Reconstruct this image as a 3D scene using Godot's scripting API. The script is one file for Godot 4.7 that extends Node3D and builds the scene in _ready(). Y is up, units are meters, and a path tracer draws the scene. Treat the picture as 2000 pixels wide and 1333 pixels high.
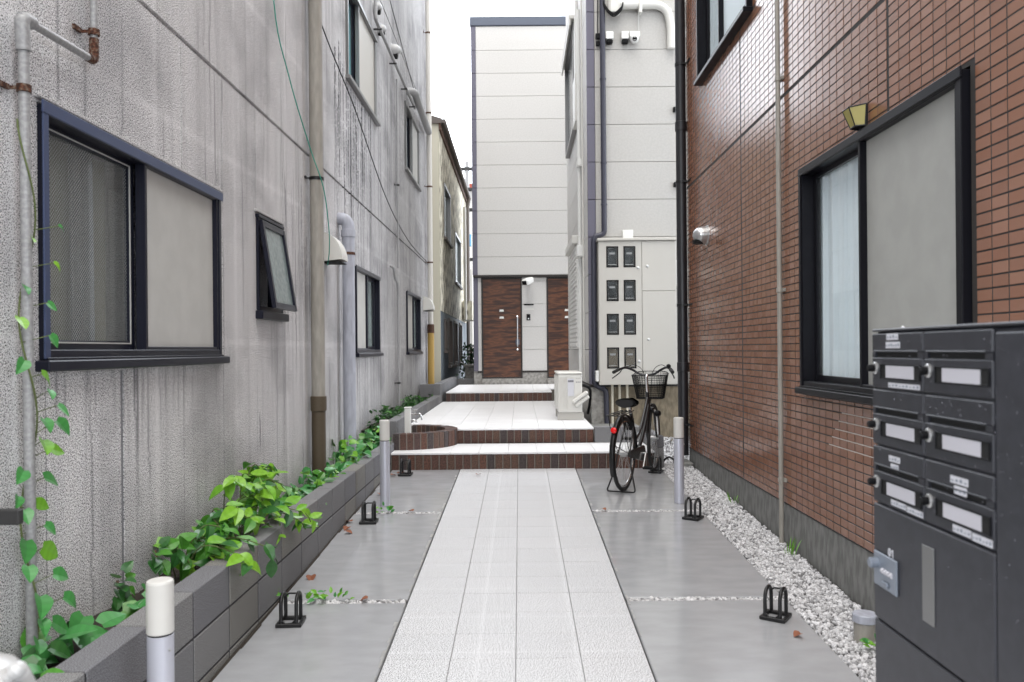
extends Node3D

# ---------------------------------------------------------------- mesh builder
class MB:
	var v := PackedVector3Array()
	var n := PackedVector3Array()
	var uv := PackedVector2Array()
	var uv2 := PackedVector2Array()
	var c := PackedColorArray()
	var col := Color.WHITE
	var t := Transform3D.IDENTITY

	func _init(xf := Transform3D.IDENTITY) -> void:
		t = xf

	# corners run counter-clockwise seen from outside
	func tri(a: Vector3, b: Vector3, d: Vector3, na: Vector3, nb: Vector3, nd: Vector3) -> void:
		for p in [a, d, b]:
			v.append(t * p)
			uv.append(Vector2(p.x, p.y))
			uv2.append(Vector2.ZERO)
			c.append(col)
		n.append((t.basis * na).normalized())
		n.append((t.basis * nd).normalized())
		n.append((t.basis * nb).normalized())

	func flat(a: Vector3, b: Vector3, d: Vector3) -> void:
		var m := (b - a).cross(d - a).normalized()
		tri(a, b, d, m, m, m)

	func quad(a: Vector3, b: Vector3, d: Vector3, e: Vector3) -> void:
		var m := (b - a).cross(d - a)
		if m.length_squared() < 1e-14:
			m = (d - a).cross(e - a)
		m = m.normalized()
		tri(a, b, d, m, m, m)
		tri(a, d, e, m, m, m)

	func quad_out(a: Vector3, b: Vector3, d: Vector3, e: Vector3, out: Vector3) -> void:
		if (b - a).cross(d - a).dot(out) < 0.0:
			quad(a, e, d, b)
		else:
			quad(a, b, d, e)

	func box(lo: Vector3, hi: Vector3, bev := 0.0) -> void:
		var m := (lo + hi) * 0.5
		var h := (hi - lo).abs() * 0.5
		var b: float = minf(bev, minf(h.x, minf(h.y, h.z)) * 0.9)
		for ax in 3:
			var a1 := (ax + 1) % 3
			var a2 := (ax + 2) % 3
			for s in [-1.0, 1.0]:
				var ps := []
				for k in [[-1, -1], [1, -1], [1, 1], [-1, 1]]:
					var p := Vector3.ZERO
					p[ax] = s * h[ax]
					p[a1] = k[0] * (h[a1] - b)
					p[a2] = k[1] * (h[a2] - b)
					ps.append(p + m)
				var o := Vector3.ZERO
				o[ax] = s
				quad_out(ps[0], ps[1], ps[2], ps[3], o)
		if b <= 0.0:
			return
		for ax in 3:  # edges along ax
			var a1 := (ax + 1) % 3
			var a2 := (ax + 2) % 3
			for s1 in [-1.0, 1.0]:
				for s2 in [-1.0, 1.0]:
					var ps := []
					for e in [-1.0, 1.0]:
						var p := Vector3.ZERO
						p[ax] = e * (h[ax] - b)
						p[a1] = s1 * h[a1]
						p[a2] = s2 * (h[a2] - b)
						var q := Vector3.ZERO
						q[ax] = e * (h[ax] - b)
						q[a1] = s1 * (h[a1] - b)
						q[a2] = s2 * h[a2]
						ps.append(p + m)
						ps.append(q + m)
					var o := Vector3.ZERO
					o[a1] = s1
					o[a2] = s2
					quad_out(ps[0], ps[1], ps[3], ps[2], o)
		for sx in [-1.0, 1.0]:
			for sy in [-1.0, 1.0]:
				for sz in [-1.0, 1.0]:
					var p0 := Vector3(sx * h.x, sy * (h.y - b), sz * (h.z - b)) + m
					var p1 := Vector3(sx * (h.x - b), sy * h.y, sz * (h.z - b)) + m
					var p2 := Vector3(sx * (h.x - b), sy * (h.y - b), sz * h.z) + m
					if (p1 - p0).cross(p2 - p0).dot(Vector3(sx, sy, sz)) < 0.0:
						flat(p0, p2, p1)
					else:
						flat(p0, p1, p2)

	func disc(at: Vector3, nrm: Vector3, r: float, sides := 20) -> void:
		var x := nrm.cross(Vector3.UP if absf(nrm.y) < 0.9 else Vector3.RIGHT).normalized()
		var y := nrm.cross(x).normalized()
		for i in sides:
			var a := TAU * i / sides
			var b := TAU * (i + 1) / sides
			tri(at, at + (x * cos(a) + y * sin(a)) * r, at + (x * cos(b) + y * sin(b)) * r, nrm, nrm, nrm)

	# a round bar along a path, radius one number or one per point
	func tube(pts: Array, r, sides := 10, caps := true, squash := 1.0) -> void:
		var ps := [pts[0]]
		for p in pts.slice(1):
			if r is Array or p.distance_squared_to(ps[-1]) > 1e-10:
				ps.append(p)
		var rings := []
		var axes := []
		var side := Vector3.ZERO
		for i in ps.size():
			var d: Vector3 = (ps[mini(i + 1, ps.size() - 1)] - ps[maxi(i - 1, 0)]).normalized()
			if i == 0:
				side = d.cross(Vector3.UP if absf(d.y) < 0.95 else Vector3.RIGHT).normalized()
			else:
				side = (side - d * side.dot(d)).normalized()
			var up := d.cross(side).normalized()
			var ring := []
			var nr := []
			var rr: float = r[i] if r is Array else r
			for k in sides:
				var a := TAU * k / sides
				var o := side * cos(a) + up * sin(a) * squash
				ring.append(ps[i] + o * rr)
				nr.append(o.normalized())
			rings.append(ring)
			axes.append(nr)
		for i in ps.size() - 1:
			for k in sides:
				var k2 := (k + 1) % sides
				tri(rings[i][k], rings[i][k2], rings[i + 1][k2], axes[i][k], axes[i][k2], axes[i + 1][k2])
				tri(rings[i][k], rings[i + 1][k2], rings[i + 1][k], axes[i][k], axes[i + 1][k2], axes[i + 1][k])
		if caps:
			for e in [0, ps.size() - 1]:
				var d: Vector3 = (ps[1] - ps[0]).normalized() * -1.0 if e == 0 else (ps[-1] - ps[-2]).normalized()
				for k in sides:
					var k2 := (k + 1) % sides
					if e == 0:
						tri(ps[e], rings[e][k2], rings[e][k], d, d, d)
					else:
						tri(ps[e], rings[e][k], rings[e][k2], d, d, d)

	# profile: points (radius, height) from the bottom up, turned round the local y axis
	func lathe(prof: Array, sides := 24, from := 0.0, to := TAU) -> void:
		for i in prof.size() - 1:
			var p: Vector2 = prof[i]
			var q: Vector2 = prof[i + 1]
			var e := (q - p).normalized()
			var nn := Vector2(e.y, -e.x)
			for k in sides:
				var a := from + (to - from) * k / sides
				var b := from + (to - from) * (k + 1) / sides
				var da := Vector3(cos(a), 0, -sin(a))
				var db := Vector3(cos(b), 0, -sin(b))
				var p0 := da * p.x + Vector3.UP * p.y
				var p1 := db * p.x + Vector3.UP * p.y
				var q0 := da * q.x + Vector3.UP * q.y
				var q1 := db * q.x + Vector3.UP * q.y
				var na := da * nn.x + Vector3.UP * nn.y
				var nb := db * nn.x + Vector3.UP * nn.y
				if p.x > 1e-6:
					tri(p0, p1, q1, na, nb, nb)
				if q.x > 1e-6:
					tri(p0, q1, q0, na, nb, na)

	# a flat outline in x, y given thickness along z, from z0 to z1 (outline counter-clockwise)
	func prism(pts: PackedVector2Array, z0: float, z1: float) -> void:
		var ix := Geometry2D.triangulate_polygon(pts)
		var ccw := not Geometry2D.is_polygon_clockwise(pts)
		for i in range(0, ix.size(), 3):
			var a := pts[ix[i]]
			var b := pts[ix[i + 1]]
			var d := pts[ix[i + 2]]
			if (b - a).cross(d - a) < 0.0:
				var s := b
				b = d
				d = s
			flat(Vector3(a.x, a.y, z1), Vector3(b.x, b.y, z1), Vector3(d.x, d.y, z1))
			flat(Vector3(a.x, a.y, z0), Vector3(d.x, d.y, z0), Vector3(b.x, b.y, z0))
		for i in pts.size():
			var a := pts[i]
			var b := pts[(i + 1) % pts.size()]
			if not ccw:
				var s := a
				a = b
				b = s
			quad(Vector3(a.x, a.y, z0), Vector3(b.x, b.y, z0), Vector3(b.x, b.y, z1), Vector3(a.x, a.y, z1))

	# a wall face cut by a grid of cells, each with a depth behind the face; uv2 runs over the whole face
	func relief(us: Array, vs: Array, depth: Callable) -> void:
		us.sort()
		vs.sort()
		var nu := us.size() - 1
		var nv := vs.size() - 1
		var g := []
		for i in nu:
			var row := []
			for j in nv:
				row.append(depth.call((us[i] + us[i + 1]) * 0.5, (vs[j] + vs[j + 1]) * 0.5))
			g.append(row)
		var size := Vector2(us[-1] - us[0], vs[-1] - vs[0])
		for i in nu:
			for j in nv:
				var d: float = g[i][j]
				var u0: float = us[i]
				var u1: float = us[i + 1]
				var v0: float = vs[j]
				var v1: float = vs[j + 1]
				if u1 - u0 < 1e-5 or v1 - v0 < 1e-5:
					continue
				var at := v.size()
				quad(Vector3(u0, v0, -d), Vector3(u1, v0, -d), Vector3(u1, v1, -d), Vector3(u0, v1, -d))
				if i + 1 < nu and absf(g[i + 1][j] - d) > 1e-5:
					var e: float = g[i + 1][j]
					quad_out(Vector3(u1, v0, -d), Vector3(u1, v1, -d), Vector3(u1, v1, -e), Vector3(u1, v0, -e), Vector3(1, 0, 0) if e > d else Vector3(-1, 0, 0))
				if j + 1 < nv and absf(g[i][j + 1] - d) > 1e-5:
					var e: float = g[i][j + 1]
					quad_out(Vector3(u0, v1, -d), Vector3(u1, v1, -d), Vector3(u1, v1, -e), Vector3(u0, v1, -e), Vector3(0, 1, 0) if e > d else Vector3(0, -1, 0))
				for k in range(at, v.size()):
					var p: Vector2 = uv[k]
					uv2[k] = Vector2((p.x - us[0]) / size.x, 1.0 - (p.y - vs[0]) / size.y)

	func mesh() -> ArrayMesh:
		var m := ArrayMesh.new()
		var a := []
		a.resize(Mesh.ARRAY_MAX)
		a[Mesh.ARRAY_VERTEX] = v
		a[Mesh.ARRAY_NORMAL] = n
		a[Mesh.ARRAY_TEX_UV] = uv
		a[Mesh.ARRAY_TEX_UV2] = uv2
		a[Mesh.ARRAY_COLOR] = c
		m.add_surface_from_arrays(Mesh.PRIMITIVE_TRIANGLES, a)
		return m


# ---------------------------------------------------------------- helpers
var used := {}
var rng := RandomNumberGenerator.new()
var M := {}


func numbered(parent: Node, called: String) -> String:
	var key := str(parent.get_instance_id()) + called
	var k: int = used.get(key, 0)
	used[key] = k + 1
	return called if k == 0 else "%s_%03d" % [called, k]


func put(o: Node, called: String, parent: Node = null) -> void:
	var p: Node = parent if parent else self
	o.name = numbered(p, called)
	p.add_child(o, true)


func tag(o: Node, label: String, category: String, group := "", kind := "") -> void:
	if label: o.set_meta("label", label)
	if category: o.set_meta("category", category)
	if group: o.set_meta("group", group)
	if kind: o.set_meta("kind", kind)


func thing(called: String, label: String, category: String, at := Vector3.ZERO, group := "") -> Node3D:
	var o := Node3D.new()
	put(o, called)
	o.position = at
	tag(o, label, category, group)
	return o


func setting(called: String, label := "") -> Node3D:
	var o := Node3D.new()
	put(o, called)
	tag(o, label, "", "", "structure")
	return o


# commits a builder (or a mesh) as one named mesh
func obj(called: String, what, mat: Material, parent: Node = null, xf := Transform3D.IDENTITY) -> MeshInstance3D:
	var o := MeshInstance3D.new()
	o.mesh = what.mesh() if what is MB else what
	o.set_surface_override_material(0, mat)
	o.transform = xf
	put(o, called, parent)
	return o


func bx(called: String, lo: Vector3, hi: Vector3, mat: Material, parent: Node = null, bev := 0.0, xf := Transform3D.IDENTITY) -> MeshInstance3D:
	var b := MB.new(xf)
	b.box(lo, hi, bev)
	return obj(called, b, mat, parent)


func tb(called: String, ps: Array, r, mat: Material, parent: Node = null, sides := 12) -> MeshInstance3D:
	var b := MB.new()
	b.tube(ps, r, sides)
	return obj(called, b, mat, parent)


# rounds the corners of a path of points
func bend(ps: Array, r: float, steps := 6) -> Array:
	var out := [ps[0]]
	for i in range(1, ps.size() - 1):
		var p: Vector3 = ps[i]
		var a: Vector3 = p + (ps[i - 1] - p).limit_length(r)
		var b: Vector3 = p + (ps[i + 1] - p).limit_length(r)
		for k in steps + 1:
			var s := float(k) / steps
			out.append(a.lerp(p, s).lerp(p.lerp(b, s), s))
	out.append(ps[-1])
	return out


func smooth_path(ps: Array, steps := 6) -> Array:
	var out := []
	for i in ps.size() - 1:
		for k in steps:
			var s := float(k) / steps
			var p: Vector3 = ps[i]
			out.append(p.cubic_interpolate(ps[i + 1], ps[maxi(i - 1, 0)], ps[mini(i + 2, ps.size() - 1)], s))
	out.append(ps[-1])
	return out


func gy(d: float) -> float:  # the yard rises away from the camera
	return 0.036 * d


func lin(r: float, g: float, b: float) -> Color:
	return Color(r, g, b).linear_to_srgb()


func noise(freq: float, octaves := 4, type := FastNoiseLite.TYPE_SIMPLEX_SMOOTH, sd := 1) -> FastNoiseLite:
	var f := FastNoiseLite.new()
	f.noise_type = type
	f.frequency = freq
	f.seed = sd
	f.fractal_octaves = octaves
	f.fractal_type = FastNoiseLite.FRACTAL_FBM if octaves > 1 else FastNoiseLite.FRACTAL_NONE
	return f


func ramp(cols: Array, at: Array) -> Gradient:
	var g := Gradient.new()
	g.colors = PackedColorArray(cols)
	g.offsets = PackedFloat32Array(at)
	return g


func ntex(f: FastNoiseLite, g: Gradient, size := 512) -> NoiseTexture2D:
	var t := NoiseTexture2D.new()
	t.width = size
	t.height = size
	t.seamless = true
	t.noise = f
	t.color_ramp = g
	return t


func greys(lo: float, hi: float, a := 0.0, b := 1.0) -> Gradient:
	return ramp([Color(lo, lo, lo), Color(hi, hi, hi)], [a, b])


func mat(called: String, albedo: Color, rough := 0.6, metal := 0.0) -> StandardMaterial3D:
	var m := StandardMaterial3D.new()
	m.resource_name = called
	m.albedo_color = albedo
	m.roughness = rough
	m.metallic = metal
	M[called] = m
	return m


func tri(m: StandardMaterial3D, s, world := true) -> StandardMaterial3D:
	m.uv1_triplanar = true
	m.uv1_world_triplanar = world
	m.uv1_scale = s if s is Vector3 else Vector3(s, s, s)
	m.uv1_triplanar_sharpness = 8.0
	return m


func bump(m: StandardMaterial3D, t: Texture2D, cm: float) -> void:
	m.heightmap_enabled = true
	m.heightmap_texture = t
	m.heightmap_scale = cm


func rtex(m: StandardMaterial3D, t: Texture2D) -> void:
	m.roughness = 1.0
	m.roughness_texture = t
	m.roughness_texture_channel = BaseMaterial3D.TEXTURE_CHANNEL_RED


func varied(base: String, called: String, albedo: Color) -> StandardMaterial3D:
	var m: StandardMaterial3D = M[base].duplicate()
	m.resource_name = called
	m.albedo_color = albedo
	M[called] = m
	return m


const LX := -1.75   # face of the left building
const RX := 1.83    # face of the right building
var LW := Transform3D(Basis(Vector3(0, 0, -1), Vector3(0, 1, 0), Vector3(1, 0, 0)), Vector3(LX, 0, 0))   # u = distance, v = height, w = out
var RW := Transform3D(Basis(Vector3(0, 0, 1), Vector3(0, 1, 0), Vector3(-1, 0, 0)), Vector3(RX, 0, 0))   # u = -distance


func FW(d: float) -> Transform3D:
	return Transform3D(Basis.IDENTITY, Vector3(0, 0, -d))


func _ready() -> void:
	rng.seed = 20240611
	# ---- camera, sky, light, exposure
	var cam := Camera3D.new()
	put(cam, "camera")
	cam.projection = Camera3D.PROJECTION_FRUSTUM
	cam.near = 0.05
	cam.far = 400.0
	cam.size = 2.0 * 0.05 * 666.5 / 1600.0
	cam.frustum_offset = Vector2(-15.0, 16.5) / 1600.0 * 0.05
	cam.position = Vector3(0, 1.556, 0)
	cam.rotation_degrees = Vector3(0, 0, -0.5)
	cam.current = true
	var we := WorldEnvironment.new()
	var env := Environment.new()
	env.background_mode = Environment.BG_SKY
	var sm := ProceduralSkyMaterial.new()
	sm.sky_top_color = lin(0.93, 0.98, 1.05)
	sm.sky_horizon_color = lin(0.80, 0.85, 0.92)
	sm.sky_curve = 0.25
	sm.ground_bottom_color = lin(0.2, 0.2, 0.2)
	sm.ground_horizon_color = lin(0.35, 0.36, 0.37)
	sm.sky_energy_multiplier = 1.2
	var sky := Sky.new()
	sky.sky_material = sm
	env.sky = sky
	env.tonemap_mode = Environment.TONE_MAPPER_LINEAR
	env.tonemap_exposure = EXPO
	env.sdfgi_enabled = true
	env.ssao_enabled = true
	env.ssil_enabled = true
	we.environment = env
	var ca := CameraAttributesPhysical.new()
	ca.frustum_focal_length = 28.8
	ca.frustum_focus_distance = 6.6
	ca.exposure_aperture = 4.0
	we.camera_attributes = ca
	put(we, "world_environment")
	var sun := DirectionalLight3D.new()
	sun.light_energy = 0.28
	sun.light_angular_distance = 60.0
	sun.light_color = Color(1.0, 0.99, 0.975)
	sun.rotation_degrees = Vector3(-68, 4, 0)
	sun.shadow_enabled = true
	put(sun, "overcast_sun")

	make_materials()
	make_ground()
	make_steps()
	make_left_building()
	make_right_building()
	make_white_buildings()
	make_far_buildings()
	make_planter()
	make_left_fittings()
	make_right_fittings()
	make_meter_side()
	make_mailboxes()
	make_yard_things()
	make_bicycle()
	make_plants()


const EXPO := 4.75


# ---------------------------------------------------------------- materials
func stain_tone_image() -> ImageTexture:
	# weathering of the left wall plus a tone that darkens towards the far end, one picture over the whole face: 0.5..16 m along, 0..8.7 m up
	var w := 1024
	var h := 768
	var f1 := noise(0.03, 4, FastNoiseLite.TYPE_SIMPLEX_SMOOTH, 5)
	var streak: Image = f1.get_image(w, 10)
	streak.resize(w, h, Image.INTERPOLATE_CUBIC)
	var f2 := noise(0.12, 3, FastNoiseLite.TYPE_SIMPLEX_SMOOTH, 9)
	var fine: Image = f2.get_image(w, 22)
	fine.resize(w, h, Image.INTERPOLATE_CUBIC)
	var f3 := noise(0.012, 4, FastNoiseLite.TYPE_SIMPLEX_SMOOTH, 12)
	var blot: Image = f3.get_image(w, h)
	var a := streak.get_data()
	var b := fine.get_data()
	var c := blot.get_data()
	var val := PackedFloat32Array()
	var near := PackedFloat32Array()  # fine streaks are weaker in the near bays
	var far := PackedFloat32Array()  # whole tone drops smoothly towards the far end of the wall
	for i in w:
		far.append(smoothstep(0.35, 0.75, float(i) / w))
		near.append(smoothstep(0.15, 0.5, float(i) / w) * 0.75 + 0.4)
	val.resize(w * h)
	for i in w * h:
		var s := a[i] / 255.0
		var f := b[i] / 255.0
		val[i] = 1.0 - 0.13 * far[i % w] - 0.05 * clampf((s - 0.5) * 2.6, 0.0, 1.0) - 0.12 * clampf((f - 0.53) * 3.0, 0.0, 1.0) * near[i % w] + minf(0.0, c[i] / 255.0 - 0.5) * 0.34
	# drips: x in metres along the wall, top in metres, length, darkness
	var r := RandomNumberGenerator.new()
	r.seed = 77
	var drips := []
	for k in 54:
		drips.append([r.randf_range(7.9, 9.9), r.randf_range(3.3, 4.6), r.randf_range(0.5, 2.0), r.randf_range(0.55, 0.95)])
	for k in 40:
		drips.append([r.randf_range(10.2, 12.4), r.randf_range(4.3, 5.4), r.randf_range(0.5, 2.2), r.randf_range(0.15, 0.5)])
	for k in 340:
		drips.append([r.randf_range(1.0, 16.0), r.randf_range(0.8, 8.5), r.randf_range(0.2, 1.8), r.randf_range(0.10, 0.336)])
	for k in 40:
		drips.append([r.randf_range(6.2, 7.1), r.randf_range(2.3, 3.0), r.randf_range(0.3, 1.6), r.randf_range(0.1, 0.4)])
	for k in 26:
		drips.append([r.randf_range(3.0, 4.8), 1.5, r.randf_range(0.1, 0.5), r.randf_range(0.05, 0.22)])
	for k in 22:
		drips.append([r.randf_range(8.7, 10.2), 1.5, r.randf_range(0.15, 0.8), r.randf_range(0.1, 0.45)])
	for dd in drips:
		var x: float = (dd[0] - 0.5) / 15.5 * w
		var y0 := int((8.7 - dd[1]) / 8.7 * h)
		var n: int = int(dd[2] / 8.7 * h)
		var xx := x
		for k in n:
			var y := y0 + k
			if y >= h:
				break
			xx += r.randf_range(-0.12, 0.12)
			var fade: float = sin(PI * minf(1.0, 0.12 + float(k) / n)) if dd[3] < 0.34 else (1.0 - float(k) / n)
			if dd[3] > 0.34 and r.randf() < 0.25:
				continue
			var xi := clampi(int(xx), 0, w - 1)
			val[y * w + xi] *= 1.0 - dd[3] * fade
			if dd[3] > 0.6 and xi + 1 < w:
				val[y * w + xi + 1] *= 1.0 - 0.7 * dd[3] * fade
	var out := PackedByteArray()
	out.resize(w * h * 3)
	for i in w * h:
		var q := clampf(val[i], 0.0, 1.0)
		out[i * 3] = int(255.0 * clampf(q * 1.0, 0, 1))
		out[i * 3 + 1] = int(255.0 * clampf(q * 0.985, 0, 1))
		out[i * 3 + 2] = int(255.0 * clampf(q * 0.975 + 0.02 * (1.0 - q), 0, 1))
	return ImageTexture.create_from_image(Image.create_from_data(w, h, false, Image.FORMAT_RGB8, out))


func make_materials() -> void:
	var fine_grain := ntex(noise(0.16, 3, FastNoiseLite.TYPE_SIMPLEX, 3), greys(0.55, 1.0, 0.25, 0.75), 512)
	var soft := ntex(noise(0.012, 5, FastNoiseLite.TYPE_SIMPLEX_SMOOTH, 4), greys(0.9, 1.0, 0.2, 0.8), 512)
	var speck := ntex(noise(0.11, 3, FastNoiseLite.TYPE_SIMPLEX, 8), ramp([Color(0.30, 0.30, 0.31), Color(0.84, 0.84, 0.84), Color(1, 1, 1)], [0.26, 0.36, 0.44]), 512)
	var rough_bump := ntex(noise(0.07, 3, FastNoiseLite.TYPE_SIMPLEX, 21), greys(0, 1, 0.2, 0.8), 512)
	var fine_bump := ntex(noise(0.25, 2, FastNoiseLite.TYPE_SIMPLEX, 22), greys(0, 1, 0.2, 0.8), 512)
	var wet := ntex(noise(0.009, 5, FastNoiseLite.TYPE_SIMPLEX_SMOOTH, 31), greys(0.10, 0.2, 0.3, 0.72), 512)
	var wood := ntex(noise(0.02, 5, FastNoiseLite.TYPE_SIMPLEX, 33), ramp([Color(0.20, 0.115, 0.08), Color(0.30, 0.175, 0.11), Color(0.41, 0.25, 0.16), Color(0.28, 0.165, 0.105)], [0.28, 0.46, 0.62, 0.8]), 512)
	var rust := ntex(noise(0.03, 5, FastNoiseLite.TYPE_SIMPLEX, 35), ramp([Color(0.20, 0.11, 0.07), Color(0.36, 0.19, 0.11), Color(0.42, 0.38, 0.34)], [0.3, 0.52, 0.72]), 256)
	var drops := ntex(noise(0.09, 2, FastNoiseLite.TYPE_CELLULAR, 41), greys(0, 1, 0.05, 0.45), 512)

	# rough-cast render of the left building
	var st := tri(mat("stucco", lin(0.87, 0.885, 0.915), 0.92), Vector3(0.9, 0.9, 0.9))
	st.albedo_texture = ntex(noise(0.13, 3, FastNoiseLite.TYPE_SIMPLEX, 50), ramp([Color(0.14, 0.14, 0.15), Color(0.46, 0.46, 0.46), Color(0.92, 0.92, 0.92), Color(1, 1, 1)], [0.26, 0.34, 0.385, 0.6]), 1024)
	bump(st, ntex(noise(0.13, 3, FastNoiseLite.TYPE_SIMPLEX, 50), greys(0, 1, 0.2, 0.5), 1024), 0.14)
	st.detail_enabled = true
	st.detail_albedo = stain_tone_image()
	st.detail_uv_layer = BaseMaterial3D.DETAIL_UV_2
	st.detail_blend_mode = BaseMaterial3D.BLEND_MODE_MUL
	var sp := tri(mat("stucco_plain", lin(0.66, 0.65, 0.65), 0.92), 0.9)
	sp.albedo_texture = st.albedo_texture

	mat("seal", lin(0.20, 0.20, 0.215), 0.8)
	# paving
	var pv := tri(mat("paving", lin(0.685, 0.69, 0.71), 0.5), 2.2)
	pv.albedo_texture = speck
	bump(pv, fine_bump, 0.004)
	varied("paving", "paving_b", lin(0.67, 0.675, 0.695))
	varied("paving", "paving_c", lin(0.695, 0.698, 0.718))
	var tp := tri(mat("terrace", lin(0.79, 0.79, 0.805), 0.42), 2.2)
	varied("terrace", "terrace_b", lin(0.77, 0.77, 0.785))
	var sl := tri(mat("slab", lin(0.36, 0.367, 0.383), 0.3), Vector3(0.5, 1.0, 1.1))
	sl.albedo_texture = ntex(noise(0.012, 5, FastNoiseLite.TYPE_SIMPLEX_SMOOTH, 4), greys(0.955, 1.0, 0.2, 0.8), 512)
	rtex(sl, wet)
	bump(sl, soft, 0.02)
	sl.metallic_specular = 0.55
	var sl2: StandardMaterial3D = varied("slab", "slab_b", lin(0.372, 0.379, 0.394))
	sl2.uv1_offset = Vector3(0.37, 0.2, 0.61)
	var se := tri(mat("slab_edge", lin(0.34, 0.34, 0.34), 0.7), 1.3)
	se.albedo_texture = soft
	var so := tri(mat("soil", lin(0.055, 0.042, 0.032), 0.95), 3.0)
	so.albedo_texture = fine_grain
	var gr := tri(mat("ground_earth", lin(0.14, 0.135, 0.13), 0.9), 1.5)
	gr.albedo_texture = fine_grain
	var gv := mat("gravel", Color.WHITE, 0.6)
	gv.vertex_color_use_as_albedo = true

	mat("joint_dark", lin(0.03, 0.03, 0.034), 0.95)
	mat("bed_pale", lin(0.12, 0.12, 0.12), 0.9)
	# blocks, bricks, mortar, concrete
	var bl := tri(mat("block", lin(0.30, 0.30, 0.312), 0.82), 2.0)
	bl.albedo_texture = fine_grain
	bump(bl, fine_bump, 0.06)
	varied("block", "block_b", lin(0.335, 0.332, 0.335))
	varied("block", "block_c", lin(0.27, 0.27, 0.29))
	varied("block", "block_d", lin(0.33, 0.32, 0.30))
	varied("block", "block_top", lin(0.17, 0.17, 0.165))
	var br := tri(mat("brick", lin(0.11, 0.05, 0.036), 0.6), 5.0)
	br.albedo_texture = ntex(noise(0.03, 4, FastNoiseLite.TYPE_SIMPLEX, 61), greys(0.72, 1.0, 0.2, 0.7), 256)
	bump(br, rough_bump, 0.1)
	varied("brick", "brick_b", lin(0.09, 0.047, 0.04))
	varied("brick", "brick_c", lin(0.135, 0.058, 0.038))
	varied("brick", "brick_d", lin(0.065, 0.047, 0.046))
	varied("brick", "brick_e", lin(0.12, 0.062, 0.042))
	var mo := tri(mat("mortar", lin(0.34, 0.31, 0.275), 0.9), 3.0)
	mo.albedo_texture = fine_grain
	var co := tri(mat("concrete", lin(0.22, 0.22, 0.21), 0.7), Vector3(1.6, 0.5, 1.6))
	co.albedo_texture = ntex(noise(0.02, 5, FastNoiseLite.TYPE_SIMPLEX, 63), greys(0.82, 1.0, 0.2, 0.75), 512)
	bump(co, fine_bump, 0.05)
	var cs := tri(mat("concrete_stained", lin(0.26, 0.215, 0.15), 0.85), Vector3(1.2, 0.5, 1.2))
	cs.albedo_texture = co.albedo_texture
	tri(mat("concrete_pale", lin(0.40, 0.385, 0.36), 0.8), 1.0).albedo_texture = co.albedo_texture

	# right building: glazed mosaic tile
	for k in 6:
		var tones := [lin(0.248, 0.118, 0.073), lin(0.268, 0.132, 0.083), lin(0.230, 0.109, 0.067), lin(0.250, 0.116, 0.069), lin(0.280, 0.141, 0.091), lin(0.236, 0.107, 0.063)]
		var tm := tri(mat("tile_%d" % k, tones[k], 0.2), 4.0)
		tm.metallic_specular = 0.62
	var tf := tri(mat("tile_field", Color.WHITE, 0.2), 4.0)
	tf.vertex_color_use_as_albedo = true
	tf.metallic_specular = 0.62
	mat("grout", lin(0.03, 0.026, 0.024), 0.9)
	mat("grout_pale", lin(0.55, 0.5, 0.46), 0.9)

	# white buildings
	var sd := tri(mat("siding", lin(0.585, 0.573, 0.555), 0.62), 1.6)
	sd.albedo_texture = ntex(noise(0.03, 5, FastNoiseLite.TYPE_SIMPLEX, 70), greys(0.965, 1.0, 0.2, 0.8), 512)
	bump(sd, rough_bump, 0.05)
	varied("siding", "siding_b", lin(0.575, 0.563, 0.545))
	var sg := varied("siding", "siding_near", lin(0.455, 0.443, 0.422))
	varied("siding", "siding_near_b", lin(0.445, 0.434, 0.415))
	mat("joint", lin(0.38, 0.37, 0.36), 0.9)
	mat("trim_purple", lin(0.115, 0.11, 0.15), 0.45)
	mat("trim_blue", lin(0.085, 0.10, 0.135), 0.4)
	var wd := tri(mat("wood", Color.WHITE, 0.45), Vector3(0.14, 0.9, 0.14))
	wd.albedo_texture = wood
	mat("door_frame", lin(0.02, 0.016, 0.014), 0.5)

	# metals and plastics
	mat("alu_dark", lin(0.013, 0.014, 0.024), 0.3, 0.0)
	mat("alu_sky_sheen", lin(0.045, 0.065, 0.14), 0.33, 0.1)  # dark aluminium with the blue sky reflection painted into its colour
	mat("alu_black", lin(0.008, 0.008, 0.011), 0.32, 0.0)
	mat("alu_grey", lin(0.24, 0.24, 0.24), 0.4, 0.6)
	mat("bead", lin(0.5, 0.5, 0.48), 0.5)
	var sc := tri(mat("screen", lin(0.50, 0.495, 0.475), 0.85), 1.3)
	sc.albedo_texture = ntex(noise(0.006, 4, FastNoiseLite.TYPE_SIMPLEX_SMOOTH, 71), greys(0.975, 1.0, 0.25, 0.75), 512)
	var sc2 := varied("screen", "screen_right", lin(0.36, 0.36, 0.34))
	var gl := mat("glass", Color(0.9, 0.95, 0.95, 0.06), 0.03)
	gl.transparency = BaseMaterial3D.TRANSPARENCY_ALPHA
	gl.cull_mode = BaseMaterial3D.CULL_DISABLED
	var gd: StandardMaterial3D = varied("glass", "glass_dull", Color(0.9, 0.95, 0.95, 0.05))
	gd.metallic_specular = 0.28
	M.alu_black.metallic_specular = 0.28
	M.alu_dark.metallic_specular = 0.32
	var fr := tri(mat("frosted", lin(0.22, 0.27, 0.27), 0.22), 3.0)
	fr.albedo_texture = soft
	mat("frosted_dark", lin(0.06, 0.07, 0.075), 0.16)
	mat("wire", lin(0.60, 0.61, 0.60), 0.5, 0.5)
	var cu := mat("curtain", lin(0.72, 0.81, 0.85), 0.9)
	cu.backlight_enabled = true
	cu.backlight = Color(0.3, 0.3, 0.3)
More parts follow.
